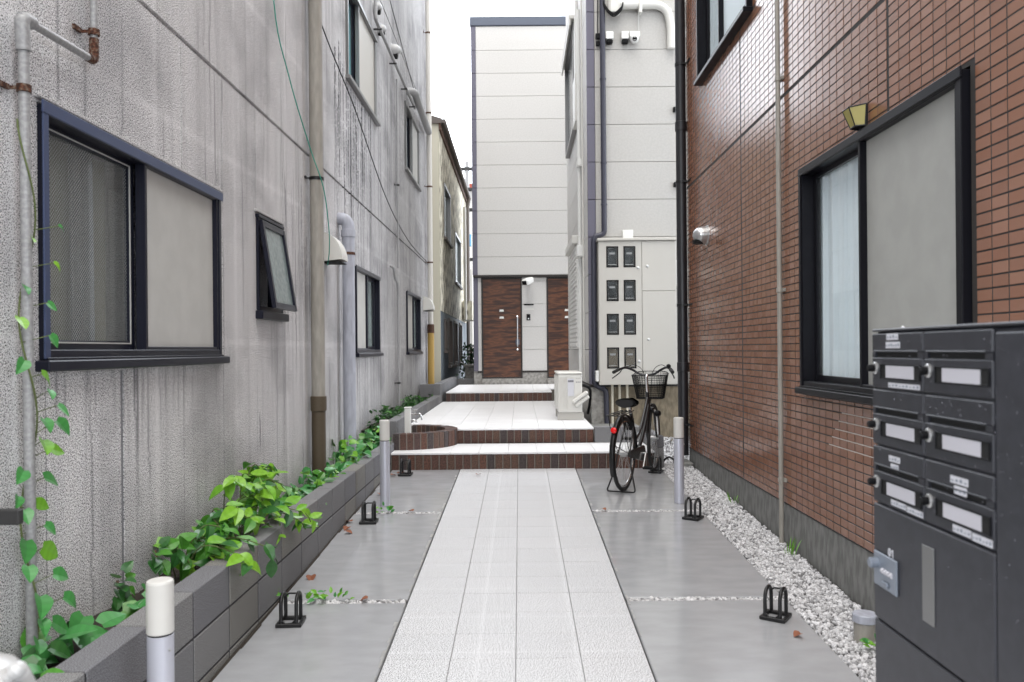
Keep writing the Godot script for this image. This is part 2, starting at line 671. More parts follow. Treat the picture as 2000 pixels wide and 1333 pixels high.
	mat("curtain_olive", lin(0.15, 0.145, 0.105), 0.9)
	mat("curtain_reflection_teal", lin(0.16, 0.40, 0.45), 0.9)  # a teal curtain, and the painted reflection in the tall right window
	mat("room", lin(0.012, 0.012, 0.014), 0.95).metallic_specular = 0.1
	var pp := tri(mat("pipe_beige", lin(0.33, 0.31, 0.275), 0.5), Vector3(3, 0.7, 3))
	pp.albedo_texture = soft
	var pb := tri(mat("pipe_brown", lin(0.135, 0.10, 0.06), 0.6), Vector3(4, 1.5, 4))
	pb.albedo_texture = fine_grain
	var pg := tri(mat("pipe_grey", lin(0.42, 0.435, 0.50), 0.45), Vector3(3, 0.7, 3))
	pg.albedo_texture = soft
	mat("pipe_white", lin(0.62, 0.60, 0.56), 0.5)
	mat("pipe_yellow", lin(0.42, 0.27, 0.07), 0.6)
	mat("pipe_black", lin(0.016, 0.016, 0.019), 0.35)
	mat("pipe_navy", lin(0.035, 0.036, 0.055), 0.4)
	mat("pipe_cream", lin(0.60, 0.56, 0.46), 0.5)
	var gz := tri(mat("galvanised", lin(0.38, 0.38, 0.385), 0.55, 0.25), 6.0)
	gz.albedo_texture = ntex(noise(0.03, 4, FastNoiseLite.TYPE_SIMPLEX, 72), greys(0.9, 1.0, 0.3, 0.7), 256)
	var ru := tri(mat("rusty", Color.WHITE, 0.85), 5.0)
	ru.albedo_texture = rust
	mat("black_iron", lin(0.012, 0.012, 0.013), 0.35, 0.2)
	mat("dark_iron", lin(0.03, 0.03, 0.03), 0.6)
	mat("steel", lin(0.55, 0.55, 0.55), 0.28, 0.9)
	mat("chrome", lin(0.75, 0.75, 0.75), 0.15, 1.0)
	mat("white_plastic", lin(0.72, 0.72, 0.70), 0.4)
	mat("ivory_plastic", lin(0.64, 0.63, 0.595), 0.45)
	mat("cabinet", lin(0.475, 0.458, 0.42), 0.42)
	mat("bollard_cap", lin(0.60, 0.59, 0.565), 0.35)
	mat("bollard_post", lin(0.52, 0.53, 0.60), 0.35, 0.35)
	mat("pale_metal", lin(0.42, 0.42, 0.42), 0.3, 0.1)
	mat("black_plastic", lin(0.008, 0.008, 0.009), 0.5).metallic_specular = 0.25
	mat("black_gap", lin(0.006, 0.006, 0.006), 0.9)
	mat("rubber", lin(0.014, 0.014, 0.014), 0.7)
	mat("bike_paint", lin(0.010, 0.010, 0.012), 0.2)
	M.bike_paint.clearcoat_enabled = true
	M.bike_paint.clearcoat = 0.35
	mat("red_lens", lin(0.75, 0.01, 0.012), 0.15)
	mat("saddle", lin(0.014, 0.014, 0.015), 0.4)
	var mb := tri(mat("mailbox", lin(0.028, 0.029, 0.037), 0.42, 0.0), 3.0)
	mb.albedo_texture = soft
	varied("mailbox", "mailbox_b", lin(0.033, 0.034, 0.043))
	mat("bead_water", lin(0.16, 0.16, 0.19), 0.08).metallic_specular = 0.8
	mat("card", lin(0.50, 0.49, 0.53), 0.5)
	mat("label_white", lin(0.58, 0.58, 0.62), 0.5)
	mat("label_ink", lin(0.18, 0.18, 0.2), 0.6)
	mat("lock_plate", lin(0.22, 0.25, 0.30), 0.3, 0.3)
	mat("lamp_amber", lin(0.38, 0.33, 0.09), 0.35)
	mat("cord_green", lin(0.03, 0.30, 0.22), 0.5)
	mat("tile_roof", lin(0.30, 0.06, 0.04), 0.7)
	var yw := tri(mat("yellow_wall", lin(0.74, 0.70, 0.58), 0.9), Vector3(0.5, 0.22, 0.5))
	yw.albedo_texture = ntex(noise(0.02, 5, FastNoiseLite.TYPE_SIMPLEX, 75), ramp([Color(0.45, 0.43, 0.42), Color(0.86, 0.85, 0.83), Color(1, 1, 1)], [0.25, 0.45, 0.7]), 512)
	mat("grey_blue_wall", lin(0.09, 0.11, 0.13), 0.7)
	mat("brown_trim", lin(0.13, 0.11, 0.10), 0.7)
	mat("blue_plastic", lin(0.02, 0.20, 0.36), 0.4)
	# leaves
	var shades := [["leaf_dark", lin(0.035, 0.14, 0.03)], ["leaf_mid", lin(0.075, 0.26, 0.03)], ["leaf_fresh", lin(0.16, 0.40, 0.03)], ["leaf_lime", lin(0.21, 0.45, 0.035)], ["leaf_vine", lin(0.06, 0.27, 0.065)]]
	for s in shades:
		var m := mat(s[0], s[1], 0.32)
		m.backlight_enabled = true
		m.backlight = Color(0.5, 0.5, 0.5)
		m.cull_mode = BaseMaterial3D.CULL_DISABLED
		m.vertex_color_use_as_albedo = true
	mat("stem", lin(0.10, 0.13, 0.04), 0.7)
	mat("stem_brown", lin(0.10, 0.06, 0.035), 0.8)
	var dl := mat("dead_leaf", lin(0.22, 0.075, 0.035), 0.7)
	dl.cull_mode = BaseMaterial3D.CULL_DISABLED


# ---------------------------------------------------------------- ground, path, slabs, gravel
func slope_box(b: MB, x0: float, x1: float, d0: float, d1: float, top: float, thick: float, bev := 0.004) -> void:
	# a slab lying on the rising yard; its top is `top` above the yard plane
	var m := Vector3((x0 + x1) * 0.5, gy((d0 + d1) * 0.5) + top - thick * 0.5, -(d0 + d1) * 0.5)
	b.t = Transform3D(Basis(Vector3.RIGHT, atan(0.036)), m)
	var l := (d1 - d0) * 0.5 * sqrt(1.0 + 0.036 * 0.036)
	b.box(Vector3(-(x1 - x0) * 0.5, -thick * 0.5, -l), Vector3((x1 - x0) * 0.5, thick * 0.5, l), bev)


func make_ground() -> void:
	var g := MB.new()
	for k in 30:  # one sheet that rises with the yard and levels off
		var d0 := -60.0 + k * 12.0 if k > 9 or k < 4 else -60.0 + k * 12.0
		var y0 := gy(clampf(d0, 0.0, 12.0)) - 0.06
		var y1 := gy(clampf(d0 + 12.0, 0.0, 12.0)) - 0.06
		g.quad(Vector3(-150, y0, -d0), Vector3(150, y0, -d0), Vector3(150, y1, -d0 - 12.0), Vector3(-150, y1, -d0 - 12.0))
	tag(obj("ground", g, M.ground_earth), "", "", "", "structure")

	var path := setting("path")
	var bed := MB.new()
	slope_box(bed, -0.632, 0.572, 0.9, 8.57, -0.004, 0.04, 0.0)
	obj("bed", bed, M.bed_pale, path)
	var mats := [M.paving, M.paving_b, M.paving, M.paving_c]
	var rows := 25
	for r in rows:
		for c in 4:
			var b := MB.new()
			var dx := -0.63 + c * 0.3
			var d0 := 8.565 - (r + 1) * 0.3
			slope_box(b, dx + 0.0014, dx + 0.2986, d0 + 0.0014, d0 + 0.2986, rng.randf_range(-0.0004, 0.0004), 0.03, 0.0013)
			obj("paving_tile", b, mats[rng.randi() % 4], path)
	# concrete bays either side
	var spans := [[0.9, 2.42], [2.475, 4.535], [4.59, 6.63], [6.685, 8.57]]
	for s in 2:
		for k in spans.size():
			var b := MB.new()
			if s == 0:
				slope_box(b, -1.36, -0.638, spans[k][0], spans[k][1], -0.004, 0.1, 0.006)
			else:
				slope_box(b, 0.5785, 1.46, spans[k][0], spans[k][1], -0.004, 0.1, 0.006)
			tag(obj("concrete_slab", b, M.slab if (k + s) % 2 else M.slab_b), "", "", "", "structure")
	# rough pale concrete edging squeezed up along the path
	for s in [-1.0, 1.0]:
		var b := MB.new()
		var d := 1.0
		while d < 8.5:
			var l := rng.randf_range(0.05, 0.16)
			if rng.randf() < (0.6 if s < 0.0 else 0.2):
				var w := rng.randf_range(0.006, 0.022)
				var x0: float = -0.640 - w if s < 0 else 0.581
				slope_box(b, x0, x0 + w, d, d + l, -0.001, 0.006, 0.002)
			d += l
		tag(obj("cement_crust", b, M.slab_edge, path), "", "", "", "stuff")

	# white crushed stone
	var stone := MB.new()
	var ico := IcosphereLike()
	for f in ico:
		stone.flat(f[0], f[1], f[2])
	var spots := []
	var area := func(x0: float, x1: float, d0: float, d1: float, count: int, y: float) -> void:
		for k in count:
			var d := rng.randf_range(d0, d1)
			spots.append(Vector3(rng.randf_range(x0, x1), gy(d) + y + rng.randf_range(-0.012, 0.008), -d))
	area.call(1.465, 1.82, 2.2, 6.0, 9800, -0.012)
	area.call(1.465, 1.82, 6.0, 9.0, 6000, -0.012)
	area.call(1.46, 2.3, 9.0, 10.75, 1600, 0.0)
	for y in [[2.42, 2.475], [4.535, 4.59], [6.63, 6.685]]:
		area.call(-1.35, -0.65, y[0], y[1], 420, -0.018)
		area.call(0.60, 1.47, y[0], y[1], 520, -0.018)
	var mm := MultiMesh.new()
	mm.transform_format = MultiMesh.TRANSFORM_3D
	mm.use_colors = true
	mm.mesh = stone.mesh()
	mm.instance_count = spots.size()
	for i in spots.size():
		var s := rng.randf_range(0.0075, 0.0145)
		var bs := Basis.from_euler(Vector3(rng.randf() * TAU, rng.randf() * TAU, rng.randf() * TAU)).scaled_local(Vector3(s * rng.randf_range(0.8, 1.5), s * rng.randf_range(0.55, 0.9), s))
		mm.set_instance_transform(i, Transform3D(bs, spots[i]))
		var q := rng.randf_range(0.42, 0.72) if rng.randf() < 0.75 else rng.randf_range(0.18, 0.4)
		mm.set_instance_color(i, Color(q, q * 0.99, q * 1.01))
	var gm := MultiMeshInstance3D.new()
	gm.multimesh = mm
	gm.material_override = M.gravel
	put(gm, "gravel")
	tag(gm, "white crushed stone gravel in a strip along the brown tiled wall and in the slab joints", "gravel", "", "stuff")


func IcosphereLike() -> Array:
	var r := RandomNumberGenerator.new()
	r.seed = 5
	var p := [Vector3(0, 1, 0), Vector3(0, -1, 0)]
	for k in 5:
		p.append(Vector3(cos(TAU * k / 5), 0.45, sin(TAU * k / 5)) * r.randf_range(0.75, 1.1))
	for k in 5:
		p.append(Vector3(cos(TAU * (k + 0.5) / 5), -0.45, sin(TAU * (k + 0.5) / 5)) * r.randf_range(0.75, 1.1))
	var out := []
	for k in 5:
		var k2 := (k + 1) % 5
		out.append([p[0], p[2 + k2], p[2 + k]])
		out.append([p[2 + k], p[2 + k2], p[7 + k]])
		out.append([p[2 + k2], p[7 + k2], p[7 + k]])
		out.append([p[1], p[7 + k], p[7 + k2]])
	return out


# ---------------------------------------------------------------- brick steps and terraces
const Y1 := 0.482
const Y2 := 0.650
const Y3 := 0.815


func brick_row(parent: Node, x0: float, x1: float, d: float, y0: float, y1: float) -> void:
	var mats := [M.brick, M.brick_b, M.brick_c, M.brick_d, M.brick_e, M.brick]
	var count := int(round((x1 - x0) / 0.083))
	var w := (x1 - x0) / count
	for k in count:
		var j := rng.randf_range(-0.003, 0.003)
		var h := rng.randf_range(-0.003, 0.003)
		bx("brick", Vector3(x0 + k * w + 0.0058, y0, -d - 0.05), Vector3(x0 + (k + 1) * w - 0.0058, y1 - 0.010 + h, -d + 0.004 + j), mats[rng.randi() % 6], parent, 0.006)


func tread(parent: Node, x0: float, x1: float, d0: float, d1: float, y: float, skip = null) -> void:
	var nx := int(round((x1 - x0) / 0.31))
	var nd := maxi(1, int(round((d1 - d0) / 0.31)))
	var mats := [M.terrace, M.terrace_b, M.terrace]
	for i in nx:
		for j in nd:
			var a := Vector2(lerpf(x0, x1, float(i) / nx), lerpf(d0, d1, float(j) / nd))
			var b := Vector2(lerpf(x0, x1, float(i + 1) / nx), lerpf(d0, d1, float(j + 1) / nd))
			if skip != null and skip.call((a + b) * 0.5):
				continue
			bx("paving_tile", Vector3(a.x + 0.0012, y - 0.02, -b.y + 0.0012), Vector3(b.x - 0.0012, y + rng.randf_range(-0.0005, 0.0005), -a.y - 0.0012), mats[rng.randi() % 3], parent, 0.002)


func make_steps() -> void:
	var a := setting("lower_step")
	bx("core", Vector3(-1.358, 0.1, -9.37), Vector3(1.40, Y1 - 0.021, -8.578), M.mortar, a)
	brick_row(a, -1.355, 1.40, 8.57, gy(8.57) - 0.03, Y1 - 0.012)
	tread(a, -1.358, 1.40, 8.562, 9.37, Y1)

	var b := setting("terrace")
	var c := Vector2(-1.30, 9.38)
	bx("core", Vector3(-0.70, 0.3, -14.36), Vector3(0.842, Y2 - 0.021, -9.428), M.mortar, b)
	bx("core", Vector3(-1.358, 0.3, -14.36), Vector3(-0.702, Y2 - 0.021, -9.985), M.mortar, b)
	brick_row(b, -0.735, 0.845, 9.42, Y1, Y2 - 0.012)
	tread(b, -1.358, 0.845, 9.412, 14.36, Y2, func(p: Vector2) -> bool: return p.x < -0.70 and p.y < 9.98)
	# round brick basin under the tap, half let into the terrace
	var mats := [M.brick, M.brick_b, M.brick_c, M.brick_d, M.brick_e, M.brick]
	var basin := setting("tap_basin")
	var steps := 24
	for k in range(-1, steps):
		var a0 := PI * k / steps + 0.011
		var a1 := PI * (k + 1) / steps - 0.011
		var ps := PackedVector2Array()
		for q in [[a0, 0.44], [a0, 0.58], [a1, 0.58], [a1, 0.44]]:
			ps.append(Vector2(c.x + sin(q[0]) * q[1], -c.y + cos(q[0]) * q[1]))
		var m := MB.new(Transform3D(Basis(Vector3(1, 0, 0), Vector3(0, 0, 1), Vector3(0, -1, 0)), Vector3.ZERO))
		m.prism(ps, -(Y2 + 0.006 + rng.randf_range(-0.002, 0.002)), -Y1)
		obj("brick", m, mats[rng.randi() % 6], basin)
	var core := MB.new()
	for k in steps:
		for rr in [0.446, 0.574]:
			var a0 := PI * (k - 1.0) / (steps - 1.0)
			var a1 := PI * k / (steps - 1.0)
			var p0 := Vector3(c.x + sin(a0) * rr, 0, -c.y + cos(a0) * rr)
			var p1 := Vector3(c.x + sin(a1) * rr, 0, -c.y + cos(a1) * rr)
			core.quad(p0 + Vector3.UP * Y1, p1 + Vector3.UP * Y1, p1 + Vector3.UP * Y2, p0 + Vector3.UP * Y2)
		var b0 := PI * (k - 1.0) / (steps - 1.0)
		var b1 := PI * k / (steps - 1.0)
		core.quad(Vector3(c.x + sin(b0) * 0.446, Y2 - 0.001, -c.y + cos(b0) * 0.446), Vector3(c.x + sin(b0) * 0.574, Y2 - 0.001, -c.y + cos(b0) * 0.574), Vector3(c.x + sin(b1) * 0.574, Y2 - 0.001, -c.y + cos(b1) * 0.574), Vector3(c.x + sin(b1) * 0.446, Y2 - 0.001, -c.y + cos(b1) * 0.446))
	obj("mortar", core, M.mortar, basin)
	var fl := MB.new(Transform3D(Basis.IDENTITY, Vector3(c.x, 0, -c.y)))
	fl.lathe([Vector2(0.44, Y1 + 0.002), Vector2(0.44, Y1 + 0.035), Vector2(0, Y1 + 0.035)], 28)
	obj("floor", fl, M.concrete_pale, basin)
	var fill := MB.new()  # paving cut round the basin
	for k in 16:
		var a0 := PI * 0.5 + PI * 0.5 * k / 16.0
		var a1 := PI * 0.5 + PI * 0.5 * (k + 1) / 16.0
		var q := []
		for aa in [a0, a1]:
			var dir := Vector2(sin(aa), -cos(aa))
			var s: float = minf(0.60 / maxf(dir.x, 1e-4), 0.605 / maxf(dir.y, 1e-4))
			q.append(Vector3(c.x + dir.x * 0.583, Y2, -c.y - dir.y * 0.583))
			q.append(Vector3(c.x + dir.x * s, Y2, -c.y - dir.y * s))
		fill.quad_out(q[0], q[1], q[3], q[2], Vector3.UP)
		fill.quad_out(q[0], q[2], q[2] + Vector3.DOWN * 0.03, q[0] + Vector3.DOWN * 0.03, Vector3(q[0].x - c.x, 0, q[0].z + c.y) * -1.0)
	obj("cut_paving", fill, M.terrace, basin)
	var lid := MB.new(Transform3D(Basis.IDENTITY, Vector3(-1.02, Y1 + 0.035, -9.3)))
	lid.lathe([Vector2(0.10, 0), Vector2(0.10, 0.06), Vector2(0.092, 0.068), Vector2(0, 0.07)], 24)
	obj("drain_cover", lid, M.white_plastic, basin)

	var e := setting("upper_terrace")
	bx("core", Vector3(-1.30, 0.3, -17.45), Vector3(0.56, Y3 - 0.021, -14.378), M.mortar, e)
	bx("core", Vector3(0.56, 0.3, -17.45), Vector3(2.4, Y3 - 0.021, -15.4), M.mortar, e)
	brick_row(e, -1.30, 0.56, 14.37, Y2, Y3 - 0.012)
	tread(e, -1.30, 0.56, 14.362, 17.46, Y3)
	tread(e, 0.56, 2.4, 15.4, 17.46, Y3)

	# grey block edging at the right end of the steps
	var w := thing("block_edging", "low grey concrete block edging at the right end of the brick steps, behind the bicycle", "block edging")
	for r in 4:
		var y := gy(8.57) - 0.03 + r * 0.12
		if r < 3:
			bx("block", Vector3(1.405, y, -9.28), Vector3(1.50, y + 0.117, -8.566), [M.block, M.block_b, M.block_c][r], w, 0.004)
	for k in 3:
		bx("block", Vector3(0.85 + k * 0.215, Y1 + 0.001, -9.48), Vector3(0.85 + k * 0.215 + 0.209, 0.662, -9.36), [M.block, M.block_c, M.block_b][k], w, 0.004)
	bx("infill", Vector3(0.85, 0.3, -10.74), Vector3(1.5, 0.575, -9.49), M.concrete, w)


# ---------------------------------------------------------------- windows
func bars(T: Transform3D, u0: float, u1: float, v0: float, v1: float, w0: float, w1: float, t: float, bev := 0.003) -> MB:
	var b := MB.new(T)
	b.box(Vector3(u0, v0, w0), Vector3(u0 + t, v1, w1), bev)
	b.box(Vector3(u1 - t, v0, w0), Vector3(u1, v1, w1), bev)
	b.box(Vector3(u0 + t, v1 - t, w0 + 0.001), Vector3(u1 - t, v1, w1 - 0.001), bev)
	b.box(Vector3(u0 + t, v0, w0 + 0.001), Vector3(u1 - t, v0 + t, w1 - 0.001), bev)
	return b


func sheet(T: Transform3D, u0: float, u1: float, v0: float, v1: float, w: float) -> MB:
	var b := MB.new(T)
	b.quad(Vector3(u0, v0, w), Vector3(u1, v0, w), Vector3(u1, v1, w), Vector3(u0, v1, w))
	return b


func folds(T: Transform3D, u0: float, u1: float, v0: float, v1: float, w: float, amp: float, wave: float, sd: float) -> MB:
	var b := MB.new(T)
	var n := int((u1 - u0) / 0.012)
	var at := func(u: float, low: bool) -> Vector3:
		var o := sin(u * TAU / wave + sd) * amp + sin(u * TAU / (wave * 0.37) + sd * 2.3) * amp * 0.4
		return Vector3(u, v0 if low else v1, w + o * (1.15 if low else 0.85))
	for k in n:
		var a := lerpf(u0, u1, float(k) / n)
		var e := lerpf(u0, u1, float(k + 1) / n)
		b.quad(at.call(a, true), at.call(e, true), at.call(e, false), at.call(a, false))
	return b


# diagonal wires in a pane, both ways, clipped to it
func wires(T: Transform3D, u0: float, u1: float, v0: float, v1: float, w: float, gap: float, thick: float) -> MB:
	var b := MB.new(T)
	for s in [1.0, -1.0]:
		var h := v1 - v0
		var k := u0 - h
		while k < u1:
			# from (k, bottom) to (k + h, top), mirrored for the other way
			var t0: float = maxf(0.0, u0 - k)
			var t1: float = minf(h, u1 - k)
			if t1 - t0 > 0.01:
				var y0: float = v0 + t0 if s > 0 else v1 - t0
				var y1: float = v0 + t1 if s > 0 else v1 - t1
				var p := Vector3(k + t0, y0, w)
				var q := Vector3(k + t1, y1, w)
				var o := (q - p).normalized().cross(Vector3(0, 0, 1)) * thick * 0.5
				b.quad(p - o, q - o, q + o, p + o)
			k += gap
	return b


func slide_window(bld: Node3D, T: Transform3D, u0: float, u1: float, v0: float, v1: float, split: float, glass_first: bool, frame: Material, screen: Material, curtain: Material, wired := false, proud := 0.018, label := "", trim: Material = null) -> Node3D:
	# u0 < split < u1; the glass half is recessed, the other half has an insect screen in front
	var t := 0.035
	var f := bars(T, u0, u1, v0, v1, -0.09, proud, t)
	var win := obj("window", f, frame, bld)
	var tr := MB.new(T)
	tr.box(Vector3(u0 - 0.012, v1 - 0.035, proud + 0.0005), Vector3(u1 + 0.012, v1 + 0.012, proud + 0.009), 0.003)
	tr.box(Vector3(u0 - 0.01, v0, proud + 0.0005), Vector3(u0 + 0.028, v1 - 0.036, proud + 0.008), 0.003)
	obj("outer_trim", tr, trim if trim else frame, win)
	if label:
		win.set_meta("label", label)
	var g0 := u0 + t if glass_first else split
	var g1 := split if glass_first else u1 - t
	var s0 := split if glass_first else u0 + t
	var s1 := u1 - t if glass_first else split
	obj("sash", bars(T, g0, g1, v0 + t * 0.9, v1 - t * 0.6, -0.075, -0.045, 0.042), M.alu_dark if frame != M.alu_black else M.alu_black, win)
	var p := obj("pane", sheet(T, g0 + 0.04, g1 - 0.04, v0 + 0.065, v1 - 0.055, -0.060), M.glass_dull if T == LW else M.glass, win)
	if wired:
		obj("wire", wires(T, g0 + 0.041, g1 - 0.041, v0 + 0.066, v1 - 0.056, -0.0615, 0.0165, 0.0014), M.wire, win)
		obj("bead", bars(T, g0 + 0.036, g1 - 0.036, v0 + 0.061, v1 - 0.051, -0.05, -0.0435, 0.006, 0.0), M.bead, win)
	if curtain:
		obj("curtain", folds(T, g0 - 0.02, g1 + 0.02, v0 + 0.02, v1 - 0.02, -0.19 if wired else -0.085, 0.006 if wired else 0.016, 0.45 if wired else 0.13, u0 * 3.0), curtain, win)
	if screen:
		obj("screen_frame", bars(T, s0 - 0.012, s1, v0 + t * 0.7, v1 - t * 0.4, -0.034, proud - 0.006, 0.026), frame, win)
		obj("screen", sheet(T, s0 + 0.012, s1 - 0.024, v0 + t * 0.7 + 0.024, v1 - t * 0.4 - 0.024, -0.012), screen, win)
	var s := MB.new(T)
	s.box(Vector3(u0 - 0.03, v0 - 0.045, -0.06), Vector3(u1 + 0.03, v0 - 0.004, proud + 0.035), 0.005)
	s.box(Vector3(u0, v0 - 0.003, -0.06), Vector3(u1, v0 + 0.006, proud + 0.012), 0.002)
	obj("sill", s, frame, win)
	return win


# ---------------------------------------------------------------- left building
func make_left_building() -> void:
	var b := thing("rendered_building", "weathered grey rough-cast building with dark sliding windows along the left side", "building")
	var holes := [[2.98, 4.775, 1.53, 2.475], [5.45, 6.02, 1.83, 2.465], [8.69, 10.2, 1.53, 2.465], [12.65, 14.4, 1.53, 2.48], [8.36, 10.13, 4.375, 5.40], [12.65, 14.4, 4.385, 5.42]]
	var us := [0.5, 15.78, 3.585, 3.615, 2.925, 2.95]
	var vs := [0.0, 8.7, 3.178, 3.205, 6.04, 6.07, 1.48]
	var hair := []
	for k in 22:
		var d := 1.2 + 0.605 * k + 0.015 * (k % 3)
		if absf(d - 3.6) > 0.1:
			hair.append(d)
			us.append(d)
			us.append(d + 0.007)
	for h in holes:
		us.append_array([h[0], h[1]])
		vs.append_array([h[2], h[3]])
	var wall := MB.new(LW)
	wall.relief(us, vs, func(u: float, v: float) -> float:
		for h in holes:
			if u > h[0] and u < h[1] and v > h[2] and v < h[3]:
				return 0.55
		if (v > 3.178 and v < 3.205) or (v > 6.04 and v < 6.07):
			return 0.022
		if v < 1.48 and ((u > 3.585 and u < 3.615) or (u > 2.925 and u < 2.95)):
			return 0.016
		for d in hair:
			if u > d and u < d + 0.007 and v < 3.19:
				return 0.005
		return 0.0)
	obj("wall", wall, M.stucco, b)
	# sealant in the joints between the panels
	for d in [3.6, 2.9375]:
		bx("joint_seal", Vector3(d - 0.0145, 0.3, -0.0155), Vector3(d + 0.0145, 1.478, -0.005), M.seal, b, 0.0, LW)
	for d in hair:
		if d > 2.9:
			bx("joint_seal", Vector3(d + 0.0005, 0.3, -0.0048), Vector3(d + 0.0065, 1.5, -0.0012), M.seal, b, 0.0, LW)
	bx("end_wall", Vector3(-9, 0, -15.80), Vector3(LX - 0.003, 8.7, -15.781), M.stucco_plain, b)
	bx("end_wall", Vector3(-9, 0, -0.499), Vector3(LX - 0.003, 8.7, -0.47), M.stucco_plain, b)
	bx("roof", Vector3(-9, 8.7, -15.85), Vector3(LX + 0.03, 8.85, -0.45), M.concrete, b)
	bx("back_wall", Vector3(-9.1, 0, -15.8), Vector3(-9, 8.7, -0.47), M.stucco_plain, b)

	var w1 := slide_window(b, LW, 2.985, 4.77, 1.535, 2.47, 3.82, true, M.alu_dark, M.screen, M.curtain_olive, true, 0.018, "", M.alu_sky_sheen)  # blue trim paints the sky reflection on the head and near stile
	obj("dark_curtain", folds(LW, 3.42, 3.62, 1.55, 2.45, -0.15, 0.02, 0.2, 0.4), M.frosted_dark, w1)
	slide_window(b, LW, 8.695, 10.195, 1.535, 2.46, 9.40, false, M.alu_dark, M.screen, M.frosted)
	slide_window(b, LW, 12.655, 14.395, 1.535, 2.475, 13.5, false, M.alu_dark, M.screen, M.frosted)
	slide_window(b, LW, 8.365, 10.125, 4.38, 5.395, 9.02, true, M.alu_grey, M.cabinet, M.curtain_reflection_teal)
	slide_window(b, LW, 12.655, 14.395, 4.39, 5.415, 13.5, true, M.alu_grey, M.screen, M.frosted)
	# small top-hung window, its sash pushed out at the foot
	var f := bars(LW, 5.455, 6.015, 1.835, 2.46, -0.09, 0.016, 0.03)
	f.box(Vector3(5.44, 2.452, -0.02), Vector3(6.03, 2.475, 0.026), 0.003)
	var win := obj("window", f, M.alu_dark, b)
	win.set_meta("label", "small top-hung window pushed open at the bottom")
	var tilt := Transform3D(LW.basis * Basis(Vector3(1, 0, 0), -0.15), LW * Vector3(0, 2.44, 0.02))
	obj("sash", bars(tilt, 5.475, 6.0, -0.60, 0.0, -0.012, 0.016, 0.042), M.alu_dark, win)
	obj("pane", sheet(tilt, 5.513, 5.962, -0.56, -0.04, 0.0), M.frosted, win)
	bx("sill", Vector3(5.43, 1.775, -0.03), Vector3(6.05, 1.831, 0.05), M.alu_dark, win, 0.006, LW)
	bx("lining", Vector3(5.456, 1.836, -0.54), Vector3(6.014, 2.459, -0.5), M.room, win, 0.0, LW)
	# patched ledge lines above the window heads
	for h in [[2.96, 4.80], [5.42, 6.05]]:
		bx("drip_ledge", Vector3(h[0], 2.487, -0.01), Vector3(h[1], 2.507, 0.02), M.stucco_plain, b, 0.004, LW)


